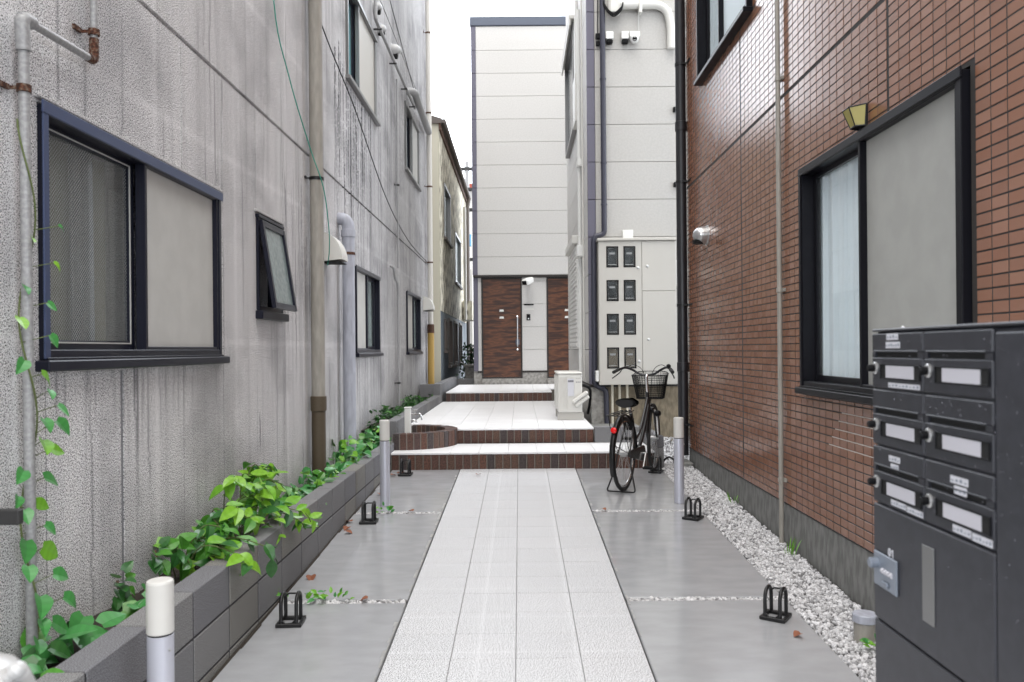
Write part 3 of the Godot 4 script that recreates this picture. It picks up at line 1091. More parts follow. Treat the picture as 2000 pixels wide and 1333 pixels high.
# ---------------------------------------------------------------- right building
func make_right_building() -> void:
	var b := thing("tiled_building", "brown mosaic-tiled building with a tall sliding window along the right side", "building")
	var holes := [[-5.25, -3.31, 1.30, 2.69], [-8.14, -6.37, 4.205, 5.65]]
	var us := [-8.9, -0.5]
	var vs := [0.475, 7.2]
	for h in holes:
		us.append_array([h[0], h[1]])
		vs.append_array([h[2], h[3]])
	var back := Transform3D(RW.basis, RW * Vector3(0, 0, -0.0022))
	var wall := MB.new(back)
	wall.relief(us, vs, func(u: float, v: float) -> float:
		for h in holes:
			if u > h[0] and u < h[1] and v > h[2] and v < h[3]:
				return 0.6
		return 0.0)
	obj("wall", wall, M.grout, b)
	bx("end_wall", Vector3(RX + 0.008, 0.476, -8.93), Vector3(9, 7.2, -8.901), M.tile_field, b)
	bx("end_wall", Vector3(RX + 0.008, 0.476, -0.499), Vector3(9, 7.2, -0.47), M.tile_field, b)
	bx("roof", Vector3(RX - 0.03, 7.2, -8.95), Vector3(9, 7.35, -0.45), M.concrete, b)
	bx("back_wall", Vector3(9, 0, -8.93), Vector3(9.1, 7.2, -0.47), M.concrete, b)
	var base := MB.new()
	base.box(Vector3(RX + 0.008, -0.1, -8.92), Vector3(9, 0.474, -0.48), 0.006)
	obj("foundation", base, M.concrete, b)
	# tiles: 107 x 50 mm module, movement joints left open
	var cols := []
	for seg in [[2.3, 4.035], [4.055, 6.71], [6.735, 8.895]]:
		var n := int(round((seg[1] - seg[0]) / 0.107))
		for k in n:
			var w: float = (seg[1] - seg[0]) / n
			cols.append([seg[0] + k * w + 0.0044, seg[0] + (k + 1) * w - 0.0044])
	var rows := []
	for k in 56:
		rows.append([0.478 + k * 0.05 + 0.0034, 0.478 + (k + 1) * 0.05 - 0.0034])
	for k in 78:
		rows.append([3.298 + k * 0.05 + 0.0034, 3.298 + (k + 1) * 0.05 - 0.0034])
	var frames := [[3.29, 5.27, 1.25, 2.71], [6.35, 8.16, 4.17, 5.67]]
	var tones := []
	for k in 6:
		tones.append(M["tile_%d" % k].albedo_color.srgb_to_linear())
	var near := []
	var field := MB.new()
	var unit := tile_shape(0.0495, 0.0216)
	var unit_mesh := unit.mesh()
	for c in cols:
		for r in rows:
			var d0: float = c[0]
			var d1: float = c[1]
			var y0: float = r[0]
			var y1: float = r[1]
			var gone := false
			for f in frames:
				if d1 > f[0] and d0 < f[1] and y1 > f[2] and y0 < f[3]:
					if y0 < f[2] and f[2] - y0 > 0.012: y1 = f[2] - 0.002
					elif y1 > f[3] and y1 - f[3] > 0.012: y0 = f[3] + 0.002
					elif d0 < f[0] and f[0] - d0 > 0.012: d1 = f[0] - 0.002
					elif d1 > f[1] and d1 - f[1] > 0.012: d0 = f[1] + 0.002
					else: gone = true
			if gone:
				continue
			var m := Vector3(-(d0 + d1) * 0.5, (y0 + y1) * 0.5, rng.randf_range(-0.0006, 0.0006))
			var bs := Basis.from_euler(Vector3(rng.randfn() * 0.0009, rng.randfn() * 0.0009, 0))
			var xf := RW * Transform3D(bs, m)
			var full := d1 - d0 > 0.095 and y1 - y0 > 0.042
			var tone := rng.randi() % 6
			var dm := (d0 + d1) * 0.5
			var ym := (y0 + y1) * 0.5
			var seen := RX / dm < 0.61 and (ym - 1.556) / dm < 0.42 and not (RX / dm > 0.43 and ym < 1.60)
			if full and seen:
				near.append([dm * dm + (ym - 1.556) * (ym - 1.556), xf, tone, (d1 - d0) / 0.099])
			else:
				field.t = xf
				field.col = tones[tone]
				tile_into(field, (d1 - d0) * 0.5, (y1 - y0) * 0.5)
	near.sort_custom(func(p, q): return p[0] < q[0])
	for k in near.size():
		var q = near[k]
		if k < 300:
			obj("tile", unit_mesh, M["tile_%d" % q[2]], b, q[1] * Transform3D(Basis.from_scale(Vector3(q[3], 1, 1)), Vector3.ZERO))
		else:
			field.t = q[1]
			field.col = tones[q[2]]
			tile_into(field, 0.0495 * q[3], 0.0216)
	tag(obj("tile_field", field, M.tile_field, b), "", "", "", "stuff")
	# pale lime on the joints under the window
	var lime := MB.new(RW)
	for k in 5:
		lime.box(Vector3(-4.86 + k * 0.05, 0.9755 + k * 0.05, -0.0024), Vector3(-3.9, 0.9805 + k * 0.05, -0.0008))
	for k in 6:
		lime.box(Vector3(-4.60 + k * 0.107, 0.93, -0.0025), Vector3(-4.595 + k * 0.107, 1.18, -0.0009))
	tag(obj("lime_bloom", lime, M.grout_pale, b), "", "", "", "stuff")

	var w := slide_window(b, RW, -5.235, -3.325, 1.305, 2.68, -4.34, true, M.alu_black, M.screen_right, M.curtain, false, 0.03)
	obj("teal_reflection_sheet", folds(RW, -4.62, -4.37, 1.36, 2.0, -0.165, 0.008, 0.3, 1.0), M.curtain_reflection_teal, w)  # teal sheet added behind the pane as a painted reflection
	slide_window(b, RW, -8.13, -6.38, 4.21, 5.64, -7.3, true, M.alu_black, M.curtain, M.curtain, false, 0.04)


func tile_shape(hx: float, hy: float) -> MB:
	var b := MB.new()
	tile_into(b, hx, hy)
	return b


func tile_into(b: MB, hx: float, hy: float) -> void:
	var e := 0.0012
	var z := 0.0
	var zb := -0.0027
	var f := [Vector3(-hx + e, -hy + e, z), Vector3(hx - e, -hy + e, z), Vector3(hx - e, hy - e, z), Vector3(-hx + e, hy - e, z)]
	var s := [Vector3(-hx, -hy, z - e), Vector3(hx, -hy, z - e), Vector3(hx, hy, z - e), Vector3(-hx, hy, z - e)]
	b.quad(f[0], f[1], f[2], f[3])
	for k in 4:
		var k2 := (k + 1) % 4
		b.quad(s[k], s[k2], f[k2], f[k])
		b.quad(s[k] + Vector3(0, 0, zb + e), s[k2] + Vector3(0, 0, zb + e), s[k2], s[k])


# ---------------------------------------------------------------- white buildings
func siding_front(parent: Node, d: float, x0: float, x1: float, ys: Array, mats: Array) -> void:
	for k in ys.size() - 1:
		bx("siding_board", Vector3(x0, ys[k] + 0.0025, -d - 0.03), Vector3(x1, ys[k + 1] - 0.0025, -d), mats[rng.randi() % mats.size()], parent, 0.004)


func make_white_buildings() -> void:
	# the far block with the two wooden doors
	var b := thing("white_apartment_building", "narrow white siding building with two brown wooden doors at the end of the path", "building")
	var D := 17.5
	var mats := [M.siding, M.siding_b]
	var ys := [3.15]
	for k in 11:
		ys.append(3.54 + 0.4905 * k)
	ys[-1] = 8.47
	siding_front(b, D, -0.885, 3.4, ys, mats)
	bx("wall", Vector3(-0.97, 3.147, -23), Vector3(3.4, 8.474, -D - 0.031), M.joint, b)
	bx("wall", Vector3(-0.97, 0.5, -23), Vector3(3.4, 3.09, -D - 0.0815), M.joint, b)
	for k in ys.size() - 1:
		bx("corner_trim", Vector3(-0.99, ys[k] + 0.003, -D - 0.09), Vector3(-0.886, ys[k + 1] - 0.003, -D + 0.008), M.trim_purple, b, 0.004)
	bx("parapet_cap", Vector3(-1.01, 8.475, -23.1), Vector3(3.4, 8.67, -D + 0.03), M.trim_blue, b, 0.01)
	bx("side_wall", Vector3(-0.985, 0.5, -23), Vector3(-0.971, 8.46, -D - 0.1), M.siding, b)
	# ground floor, set back under the soffit
	var E := D + 0.05
	bx("soffit", Vector3(-0.985, 3.10, -D - 0.09), Vector3(3.4, 3.146, -D + 0.012), M.door_frame, b, 0.004)
	bx("corner_trim", Vector3(-0.985, 1.10, -E - 0.05), Vector3(-0.886, 3.097, -E + 0.01), M.trim_purple, b, 0.004)
	for s in [[-0.884, -0.812], [0.058, 0.585], [1.46, 3.4]]:
		var y := 1.10
		for k in 4:
			var y2: float = minf(1.55 + 0.49 * k, 3.097)
			bx("siding_board", Vector3(s[0], y + 0.003, -E - 0.03), Vector3(s[1], y2 - 0.003, -E), mats[k % 2], b, 0.003)
			y = y2
		bx("siding_board", Vector3(s[0], y + 0.003, -E - 0.03), Vector3(s[1], 3.096, -E), mats[0], b, 0.003)
		bx("plinth", Vector3(s[0], 0.5, -E - 0.03), Vector3(s[1], 1.06, -E - 0.012), M.concrete_pale, b)
		bx("flashing", Vector3(s[0] - 0.02, 1.062, -E - 0.03), Vector3(s[1] + 0.02, 1.097, -E + 0.008), M.door_frame, b, 0.002)
	bx("plinth", Vector3(-0.985, 0.5, -E - 0.05), Vector3(-0.885, 1.06, -E - 0.012), M.concrete_pale, b)
	for x in [-0.81, 0.59]:
		bx("door_step", Vector3(x, 0.5, -E - 0.03), Vector3(x + 0.868, 0.935, -E + 0.02), M.concrete_pale, b, 0.004)
		var fr := bars(FW(E), x, x + 0.868, 0.937, 3.095, -0.03, 0.012, 0.028)
		obj("door_frame", fr, M.door_frame, b)
		var dr := bx("door", Vector3(x + 0.029, 0.966, -E - 0.025), Vector3(x + 0.839, 3.066, -E - 0.003), M.wood, b, 0.004)
		var hx: float = x + 0.765
		var h := MB.new()
		h.tube([Vector3(hx, 1.62, -E + 0.045), Vector3(hx, 2.24, -E + 0.045)], 0.012, 8)
		h.tube([Vector3(hx, 1.66, -E - 0.003), Vector3(hx, 1.66, -E + 0.045)], 0.009, 6)
		h.tube([Vector3(hx, 2.2, -E - 0.003), Vector3(hx, 2.2, -E + 0.045)], 0.009, 6)
		obj("handle", h, M.steel, dr)
		bx("lock_body", Vector3(hx - 0.04, 1.66, -E - 0.003), Vector3(hx + 0.04, 1.78, -E + 0.022), M.trim_blue, dr, 0.006)
		for y in [2.265, 1.56]:
			var cy := MB.new(Transform3D(Basis(Vector3(1, 0, 0), PI / 2), Vector3(hx, y, -E - 0.003)))
			cy.lathe([Vector2(0.022, 0), Vector2(0.022, 0.012), Vector2(0.012, 0.016), Vector2(0, 0.016)], 12)
			obj("key_cylinder", cy, M.chrome, dr)
		for y in [2.37, 2.22]:
			var pl := MB.new(FW(E))
			pl.prism(PackedVector2Array([Vector2(x + 0.38, y), Vector2(x + 0.48, y), Vector2(x + 0.47, y + 0.045), Vector2(x + 0.39, y + 0.045)]), -0.003, 0.004)
			obj("door_plate", pl, M.white_plastic, dr)
	bx("name_slot", Vector3(0.10, 2.50, -E), Vector3(0.31, 2.53, -E + 0.012), M.black_plastic, b, 0.003)
	bx("name_card", Vector3(0.11, 2.405, -E), Vector3(0.31, 2.43, -E + 0.004), M.ivory_plastic, b)
	var ic := bx("intercom", Vector3(0.155, 2.18, -E), Vector3(0.235, 2.31, -E + 0.02), M.black_plastic, b, 0.004)
	bx("button", Vector3(0.18, 2.2, -E + 0.02), Vector3(0.21, 2.225, -E + 0.024), M.steel, ic, 0.002)

	# the near block with the meter cabinet
	var c := thing("white_meter_building", "white siding building with dark corner trim behind the bicycle and meter cabinet", "building")
	var N := 10.82
	var X := 0.915
	var yy := [1.085]
	for k in 16:
		yy.append(1.545 + 0.4955 * k)
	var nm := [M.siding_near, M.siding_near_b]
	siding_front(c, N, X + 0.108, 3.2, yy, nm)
	for k in yy.size() - 1:
		bx("corner_trim", Vector3(X + 0.001, yy[k] + 0.003, -N - 0.05), Vector3(X + 0.104, yy[k + 1] - 0.003, -N + 0.008), M.trim_purple, c, 0.004)
		bx("siding_board", Vector3(X, yy[k] + 0.004, -15.3), Vector3(X + 0.03, yy[k + 1] - 0.004, -N - 0.052), M.siding, c, 0.004)
	bx("wall", Vector3(X + 0.031, 0.3, -15.28), Vector3(3.2, yy[-1], -N - 0.052), M.joint, c)
	bx("wall", Vector3(X + 0.104, 0.3, -N - 0.051), Vector3(3.2, yy[-1], -N - 0.0305), M.joint, c)
	bx("roof_cap", Vector3(X - 0.03, yy[-1], -15.3), Vector3(3.2, yy[-1] + 0.2, -N + 0.03), M.trim_blue, c)
	bx("plinth", Vector3(X + 0.025, 0.3, -15.27), Vector3(1.13, 1.05, -N + 0.001), M.concrete_pale, c, 0.005)
	bx("plinth", Vector3(1.131, 0.3, -N - 0.029), Vector3(3.2, 1.05, -N - 0.005), M.concrete_stained, c)
	bx("flashing", Vector3(X - 0.006, 1.053, -15.3), Vector3(3.2, 1.082, -N + 0.012), M.door_frame, c, 0.003)
	# window with a hood above, shutter box below, on the alley side
	var S := Transform3D(Basis(Vector3(0, 0, 1), Vector3(0, 1, 0), Vector3(-1, 0, 0)), Vector3(X, 0, 0))
	var win := obj("window", bars(S, -14.6, -12.5, 4.95, 6.55, 0.0, 0.07, 0.05), M.alu_grey, c)
	obj("pane", sheet(S, -14.56, -12.54, 5.0, 6.5, 0.02), M.frosted_dark, win)
	var hood := MB.new(S)
	hood.box(Vector3(-14.7, 6.56, 0.0), Vector3(-12.4, 6.62, 0.13), 0.008)
	hood.box(Vector3(-14.7, 6.46, 0.10), Vector3(-12.4, 6.56, 0.125), 0.004)
	obj("hood", hood, M.ivory_plastic, win)
	bx("window_box", Vector3(-12.499, 4.9, 0.0), Vector3(-12.0, 5.6, 0.07), M.ivory_plastic, win, 0.006, S)
	bx("side_frame", Vector3(-12.49, 5.0, 0.001), Vector3(-12.3, 6.8, 0.05), M.white_plastic, win, 0.01, S)
	var sh := bx("shutter", Vector3(-13.9, 1.56, 0.0), Vector3(-12.35, 3.14, 0.045), M.white_plastic, c, 0.004, S)
	bx("shutter_box", Vector3(-13.98, 3.14, 0.0), Vector3(-12.28, 3.26, 0.12), M.ivory_plastic, sh, 0.01, S)
	for k in 22:
		bx("slat", Vector3(-13.86, 1.60 + k * 0.07, 0.0455), Vector3(-12.39, 1.652 + k * 0.07, 0.062), M.white_plastic, sh, 0.006, S)


func make_far_buildings() -> void:
	var b := thing("yellow_building", "stained yellowish plaster building with a rusty gutter beyond the grey building", "building")
	var T := Transform3D(Basis(Vector3(0, 0, -1), Vector3(0, 1, 0), Vector3(1, 0, 0)), Vector3(-1.64, 0, 0))
	var holes := [[18.0, 19.6, 4.05, 5.25], [21.0, 23.0, 3.3, 4.6], [18.0, 18.5, 1.55, 2.25], [19.0, 19.9, 1.2, 2.3], [20.6, 21.5, 1.2, 2.3], [22.3, 23.2, 1.2, 2.3]]
	var us := [17.0, 25.5]
	var vs := [0.0, 6.25, 2.38]
	for h in holes:
		us.append_array([h[0], h[1]])
		vs.append_array([h[2], h[3]])
	var up := MB.new(T)
	up.relief(us.duplicate(), vs.filter(func(v): return v >= 2.38), func(u: float, v: float) -> float:
		for h in holes:
			if u > h[0] and u < h[1] and v > h[2] and v < h[3]:
				return 0.3
		return 0.0)
	obj("wall", up, M.yellow_wall, b)
	var low := MB.new(T)
	low.relief(us.duplicate(), vs.filter(func(v): return v <= 2.39), func(u: float, v: float) -> float:
		for h in holes:
			if u > h[0] and u < h[1] and v > h[2] and v < h[3]:
				return 0.3
		return 0.012)
	obj("lower_wall", low, M.grey_blue_wall, b)
	bx("end_wall", Vector3(-9, 0, -17.05), Vector3(-1.643, 6.3, -17.001), mat("yellow_end", lin(0.60, 0.57, 0.47), 0.9), b)
	bx("body", Vector3(-9, 0, -25.5), Vector3(-1.95, 6.25, -17.06), M.room, b)
	for h in holes:
		var fr := obj("window", bars(T, h[0], h[1], h[2], h[3], -0.08, 0.02, 0.06), M.alu_grey if h[2] > 3.0 else M.brown_trim, b)
		obj("pane", sheet(T, h[0] + 0.05, h[1] - 0.05, h[2] + 0.05, h[3] - 0.05, -0.06), M.frosted if h[2] > 3.0 else M.frosted_dark, fr)
		bx("sill", Vector3(h[0] - 0.08, h[2] - 0.06, -0.02), Vector3(h[1] + 0.08, h[2] - 0.002, 0.06), M.brown_trim, fr, 0.0, T)
	var roof := MB.new()
	var ps := PackedVector2Array([Vector2(-9, 6.26), Vector2(-1.57, 6.26), Vector2(-1.57, 6.36), Vector2(-5, 7.4), Vector2(-9, 7.4)])
	roof.prism(ps, -25.6, -16.95)
	obj("roof", roof, M.brown_trim, b)
	bx("fascia", Vector3(-1.64, 6.13, -25.6), Vector3(-1.60, 6.259, -16.96), M.rusty, b)
	tb("gutter", [Vector3(-1.525, 6.29, -16.9), Vector3(-1.525, 6.29, -25.7)], 0.045, M.brown_trim, b, 10)
	tb("drainpipe", [Vector3(-1.5, 6.2, -25.0), Vector3(-1.56, 5.9, -25.0), Vector3(-1.56, 0.3, -25.0)], 0.06, M.brown_trim, b, 8)
	tb("drainpipe", [Vector3(-1.53, 5.6, -23.2), Vector3(-1.53, 2.4, -23.2)], 0.045, M.pipe_white, b, 8)
	bx("awning", Vector3(-1.62, 2.42, -24.8), Vector3(-1.35, 2.95, -23.4), M.yellow_wall, b)

	var r := thing("red_roofed_house", "small white house with a red roof edge far behind the yellow building", "house")
	bx("wall", Vector3(-7, 0, -52), Vector3(-2.15, 9.0, -38), M.siding, r)
	bx("roof", Vector3(-7.3, 9.001, -52.3), Vector3(-2.05, 9.22, -37.7), M.tile_roof, r)
	var wf := bx("window", Vector3(-3.3, 5.6, -37.99), Vector3(-2.5, 6.8, -37.9), M.alu_grey, r)
	bx("pane", Vector3(-3.24, 5.66, -37.9), Vector3(-2.56, 6.74, -37.88), M.frosted, wf)
	bx("balcony", Vector3(-3.6, 3.6, -37.99), Vector3(-2.1, 4.6, -37.2), M.pipe_white, r)
	bx("porch", Vector3(-3.4, 0.0, -37.99), Vector3(-2.0, 2.4, -36.6), M.grey_blue_wall, r)

	var p := thing("service_pole", "slim grey service pole with brackets and a blue insulator behind the yellow building", "utility pole")
	tb("pole", [Vector3(-1.75, 0.3, -28), Vector3(-1.75, 8.0, -28)], 0.08, M.galvanised, p, 10)
	tb("insulator", [Vector3(-1.75, 5.1, -28), Vector3(-1.75, 5.5, -28)], 0.14, M.blue_plastic, p, 10)
	for y in [7.7, 7.0, 6.3, 4.6]:
		bx("bracket", Vector3(-2.0, y, -28.1), Vector3(-1.5, y + 0.09, -27.9), M.dark_iron, p)
	tb("meter_pipe", [Vector3(-1.62, 0.5, -27.8), Vector3(-1.62, 4.3, -27.8)], 0.06, M.pipe_white, p, 8)

	var blk := thing("block_pillar", "short pale concrete block pillar at the corner of the far white building", "pillar")
	bx("pillar", Vector3(-1.34, 0.6, -20.3), Vector3(-1.02, 1.14, -19.9), M.concrete_pale, blk, 0.01)
	bx("cap", Vector3(-1.37, 1.141, -20.33), Vector3(-0.99, 1.2, -19.87), M.concrete_pale, blk, 0.01)


# ---------------------------------------------------------------- planter
func make_planter() -> void:
	var b := thing("block_planter", "low grey concrete block planter wall stepping up along the left building", "planter")
	var mats := [M.block, M.block_b, M.block_c, M.block, M.block_d]
	for c in 3:  # courses; the lowest one sinks into the yard
		var y1 := 0.565 - c * 0.2
		for k in range(-4, 14):
			var d0 := 3.39 + 0.4195 * k
			if gy(d0 + 0.42) > y1 + 0.02 or d0 > 8.95:
				continue
			var d1 := minf(d0 + 0.4195, 8.98)
			var j := rng.randf_range(-0.001, 0.001)
			bx("block", Vector3(-1.48, y1 - 0.191, -d1 + 0.006), Vector3(-1.36 + j, y1, -d0 - 0.006), mats[rng.randi() % 5] if c < 2 else M.block_d, b, 0.004)
	bx("mortar", Vector3(-1.472, -0.1, -8.97), Vector3(-1.3632, 0.556, -1.8), M.joint_dark, b)
	var grime := MB.new()
	var gd := 1.9
	while gd < 8.5:
		var l := rng.randf_range(0.1, 0.35)
		slope_box(grime, -1.36, -1.36 + rng.randf_range(0.006, 0.02), gd, gd + l, 0.003, 0.02, 0.003)
		gd += l * 0.98
	tag(obj("dirt_line", grime, M.soil, b), "", "", "", "stuff")
	for k in 12:
		var d0 := 9.0 + 0.4195 * k
		bx("block", Vector3(-1.48, 0.45, -minf(d0 + 0.417, 14.0)), Vector3(-1.36, 0.78 + 0.003 * (k % 2), -d0 - 0.0025), mats[(k * 3) % 4], b, 0.004)
	for k in 9:
		var d0 := 14.02 + 0.4195 * k
		bx("block", Vector3(-1.49, 0.45, -d0 - 0.417), Vector3(-1.365, 0.975 + 0.002 * (k % 2), -d0), mats[(k * 2) % 4], b, 0.004)
	bx("block", Vector3(-1.72, 0.45, -14.14), Vector3(-1.492, 0.972, -14.02), M.block, b, 0.004)
	bx("block", Vector3(-1.36, 0.45, -17.9), Vector3(-0.95, 0.93, -17.78), M.block_b, b, 0.004)
	var s := MB.new()
	var f := noise(2.1, 3, FastNoiseLite.TYPE_SIMPLEX_SMOOTH, 90)
	for i in 60:
		for j in 5:
			var q := []
			for e in [[0, 0], [1, 0], [1, 1], [0, 1]]:
				var d: float = 1.8 + (i + e[0]) * 0.12
				var x: float = -1.76 + (j + e[1]) * 0.058
				q.append(Vector3(x, 0.47 + f.get_noise_2d(x * 4.0, d) * 0.05, -d))
			s.quad_out(q[0], q[1], q[2], q[3], Vector3.UP)
	tag(obj("soil", s, M.soil), "", "", "", "structure")
	var s2 := MB.new()
	s2.quad(Vector3(-1.76, 0.68, -9.0), Vector3(-1.47, 0.68, -9.0), Vector3(-1.47, 0.70, -14.02), Vector3(-1.76, 0.70, -14.02))
	tag(obj("soil", s2, M.soil), "", "", "", "structure")


# ---------------------------------------------------------------- fittings on the left wall
func clamp_on(parent: Node, at: Vector3, r: float, m: Material) -> void:
	# a pipe bracket: a ring round the pipe and a stalk back to the left wall
	var b := MB.new(Transform3D(Basis.IDENTITY, at))
	b.lathe([Vector2(r + 0.001, -0.014), Vector2(r + 0.006, -0.012), Vector2(r + 0.006, 0.012), Vector2(r + 0.001, 0.014)], 18)
	b.box(Vector3(-(at.x - LX) - 0.0, -0.006, r * 0.6), Vector3(-0.0, 0.006, r * 0.6 + 0.006))
	b.box(Vector3(-(at.x - LX), -0.009, r * 0.6 + 0.007), Vector3(-(at.x - LX) + 0.012, 0.009, r * 0.6 + 0.06))
	obj("bracket", b, m, parent)


func make_left_fittings() -> void:
	# big drainpipe in front
	var p := thing("drainpipe", "thick beige drainpipe with a brown lower end rising from the planter beside the small window", "drainpipe", Vector3.ZERO)
	var px := -1.672
	tb("pipe", [Vector3(px, 1.18, -6.79), Vector3(px - 0.0, 8.8, -6.79)], 0.056, M.pipe_beige, p, 24)
	tb("lower_pipe", [Vector3(px, 0.42, -6.79), Vector3(px, 1.17, -6.79)], 0.057, M.pipe_brown, p, 24)
	var so := MB.new(Transform3D(Basis.IDENTITY, Vector3(px, 1.06, -6.79)))
	so.lathe([Vector2(0.058, 0), Vector2(0.066, 0.003), Vector2(0.066, 0.12), Vector2(0.058, 0.125)], 24)
	obj("socket", so, M.pipe_brown, p)
	clamp_on(p, Vector3(px, 2.985, -6.79), 0.056, M.black_iron)
	clamp_on(p, Vector3(px, 6.2, -6.79), 0.056, M.black_iron)
	# second, blue-grey pipe with elbow
	var q := thing("vent_pipe", "pale blue-grey pipe bending out of the left wall and down behind the planter leaves", "pipe")
	tb("pipe", bend([Vector3(LX, 2.84, -7.95), Vector3(-1.655, 2.84, -7.95), Vector3(-1.655, 0.5, -7.95)], 0.085, 8), 0.06, M.pipe_grey, q, 20)
	var el := MB.new(Transform3D(Basis.IDENTITY, Vector3(-1.655, 2.66, -7.95)))
	el.lathe([Vector2(0.061, 0), Vector2(0.069, 0.003), Vector2(0.069, 0.07), Vector2(0.061, 0.073)], 20)
	obj("socket", el, M.pipe_grey, q)
	clamp_on(q, Vector3(-1.655, 2.50, -7.95), 0.06, M.rusty)
	# hooded vents
	for h in [[7.35, 2.47, "white hooded vent on the grey wall just behind the thick beige drainpipe", 0.24], [15.0, 2.40, "white hooded vent at the far corner of the grey building", 0.26]]:
		var v := thing("vent_hood", h[2], "vent", Vector3.ZERO, "hooded vents on the grey wall")
		var m := MB.new(Transform3D(LW.basis, LW * Vector3(h[0] - h[3] * 0.5, h[1] - 0.12, 0)) * Transform3D(Basis(Vector3(0, 0, -1), Vector3(0, 1, 0), Vector3(1, 0, 0)), Vector3.ZERO))
		var prof := PackedVector2Array([Vector2(0, 0)])
		for k in 9:
			var a := PI * 0.5 * k / 8.0
			prof.append(Vector2(-0.19 * cos(a) - 0.0, 0.02 + 0.24 * sin(a)))
		m.prism(prof, 0.0, h[3])
		obj("hood", m, M.ivory_plastic, v)
		bx("mouth", Vector3(h[0] - h[3] * 0.5 + 0.008, h[1] - 0.128, 0.01), Vector3(h[0] + h[3] * 0.5 - 0.008, h[1] - 0.122, 0.18), M.black_gap, v, 0.0, LW)
	# pipe by the vine, with the rusty tee
	var iv := thing("conduit", "thin weathered grey pipe that the vine climbs, bending along the wall at the top", "pipe")
	tb("pipe", [Vector3(-1.70, 0.45, -2.84), Vector3(-1.70, 2.62, -2.82)], 0.018, M.galvanised, iv, 12)
	tb("arm", [Vector3(-1.70, 2.71, -2.80), Vector3(-1.70, 2.73, -3.28)], 0.015, M.galvanised, iv, 12)
	tb("socket", bend([Vector3(-1.70, 2.60, -2.82), Vector3(-1.70, 2.715, -2.81), Vector3(-1.70, 2.715, -2.87)], 0.03, 5), 0.024, M.galvanised, iv, 14)
	clamp_on(iv, Vector3(-1.70, 2.47, -2.82), 0.018, M.rusty)
	tb("rusty_joint", bend([Vector3(-1.70, 2.73, -3.24), Vector3(-1.70, 2.73, -3.29), Vector3(-1.70, 2.82, -3.29)], 0.02, 4), 0.018, M.rusty, iv, 12)
	tb("riser", [Vector3(-1.70, 2.815, -3.29), Vector3(-1.70, 3.6, -3.29)], 0.0145, M.galvanised, iv, 12)
	clamp_on(iv, Vector3(-1.70, 2.845, -3.29), 0.016, M.rusty)
	# dark bar cut by the left edge
	bx_thing("metal_bar", "short dark metal bar sticking out beside the vine-covered pipe", "metal bar", Vector3(LX, 1.005, -2.66), Vector3(-1.615, 1.055, -2.63), M.dark_iron)
	# thin gas pipe
	var g := thing("gas_pipe", "thin grey gas pipe running down between the two far ground-floor windows", "pipe")
	tb("pipe", bend([Vector3(LX, 2.70, -11.1), Vector3(-1.70, 2.70, -11.1), Vector3(-1.70, 2.55, -11.2), Vector3(-1.70, 2.50, -11.45), Vector3(-1.70, 2.35, -11.5), Vector3(-1.70, 0.75, -11.5)], 0.05, 4), 0.018, M.galvanised, g, 10)
	tb("upper_pipe", [Vector3(-1.71, 2.72, -11.6), Vector3(-1.71, 5.4, -11.6)], 0.012, M.galvanised, g, 8)
	clamp_on(g, Vector3(-1.70, 1.1, -11.5), 0.018, M.dark_iron)
	clamp_on(g, Vector3(-1.70, 3.9, -11.6), 0.012, M.dark_iron)
	# level pipe high on the wall, with ball vents
	var hp := thing("high_pipe", "thin pipe running level high along the grey wall past the round vents", "pipe")
	tb("pipe", bend([Vector3(LX, 5.83, -9.75), Vector3(-1.68, 5.83, -9.75), Vector3(-1.68, 5.5, -9.75), Vector3(-1.68, 5.52, -13.4)], 0.04, 4), 0.022, M.galvanised, hp, 10)
	for d in [10.0, 11.2, 12.3, 13.2]:
		var k := MB.new()
		k.box(Vector3(LX, 5.475, -d - 0.012), Vector3(-1.65, 5.49, -d + 0.012))
		obj("bracket", k, M.dark_iron, hp)
	for e in [[10.0, 5.75, 0.062, "round vent cap high on the grey wall, upper one of the nearest pair"], [10.3, 5.60, 0.062, "round vent cap high on the grey wall, lower one of the nearest pair"], [11.35, 5.72, 0.085, "larger round vent cap high on the grey wall, set further back alone"]]:
		var v := thing("round_vent", e[3], "vent", Vector3.ZERO, "round vent caps on the grey wall")
		var s := MB.new(Transform3D(Basis(Vector3(0, 0, 1), Vector3(1, 0, 0), Vector3(0, 1, 0)), Vector3(LX, e[1], -e[0])))
		var r: float = e[2]
		var pr := [Vector2(r * 1.12, 0), Vector2(r * 1.12, 0.012), Vector2(r, 0.014)]
		for k in 8:
			var a := PI * 0.5 * (k + 1) / 8.0
			pr.append(Vector2(r * cos(a), 0.03 + r * 1.3 * sin(a)))
		s.lathe(pr, 20)
		obj("cap", s, M.pale_metal, v)
		tb("throat", [Vector3(LX + 0.01, e[1] - r * 0.75, -e[0]), Vector3(LX + 0.06 + r * 0.4, e[1] - r * 0.95, -e[0])], r * 0.55, M.black_gap, v, 10)
	# far white pipe at the corner
	var w := thing("white_drainpipe", "tall white drainpipe with a yellow foot at the far corner of the grey building", "drainpipe")
	tb("pipe", [Vector3(-1.665, 2.02, -15.35), Vector3(-1.665, 8.9, -15.35)], 0.05, M.pipe_white, w, 16)
	tb("yellow_foot", [Vector3(-1.665, 0.6, -15.35), Vector3(-1.665, 1.93, -15.35)], 0.062, M.pipe_yellow, w, 16)
	tb("socket", [Vector3(-1.665, 1.88, -15.35), Vector3(-1.665, 2.04, -15.35)], 0.068, M.rusty, w, 16)
	for y in [3.2, 4.62, 6.0, 7.5]:
		clamp_on(w, Vector3(-1.665, y, -15.35), 0.05, M.rusty)
	var el2 := thing("overflow_pipe", "short grey pipe bending from the wall into the far white drainpipe", "pipe")
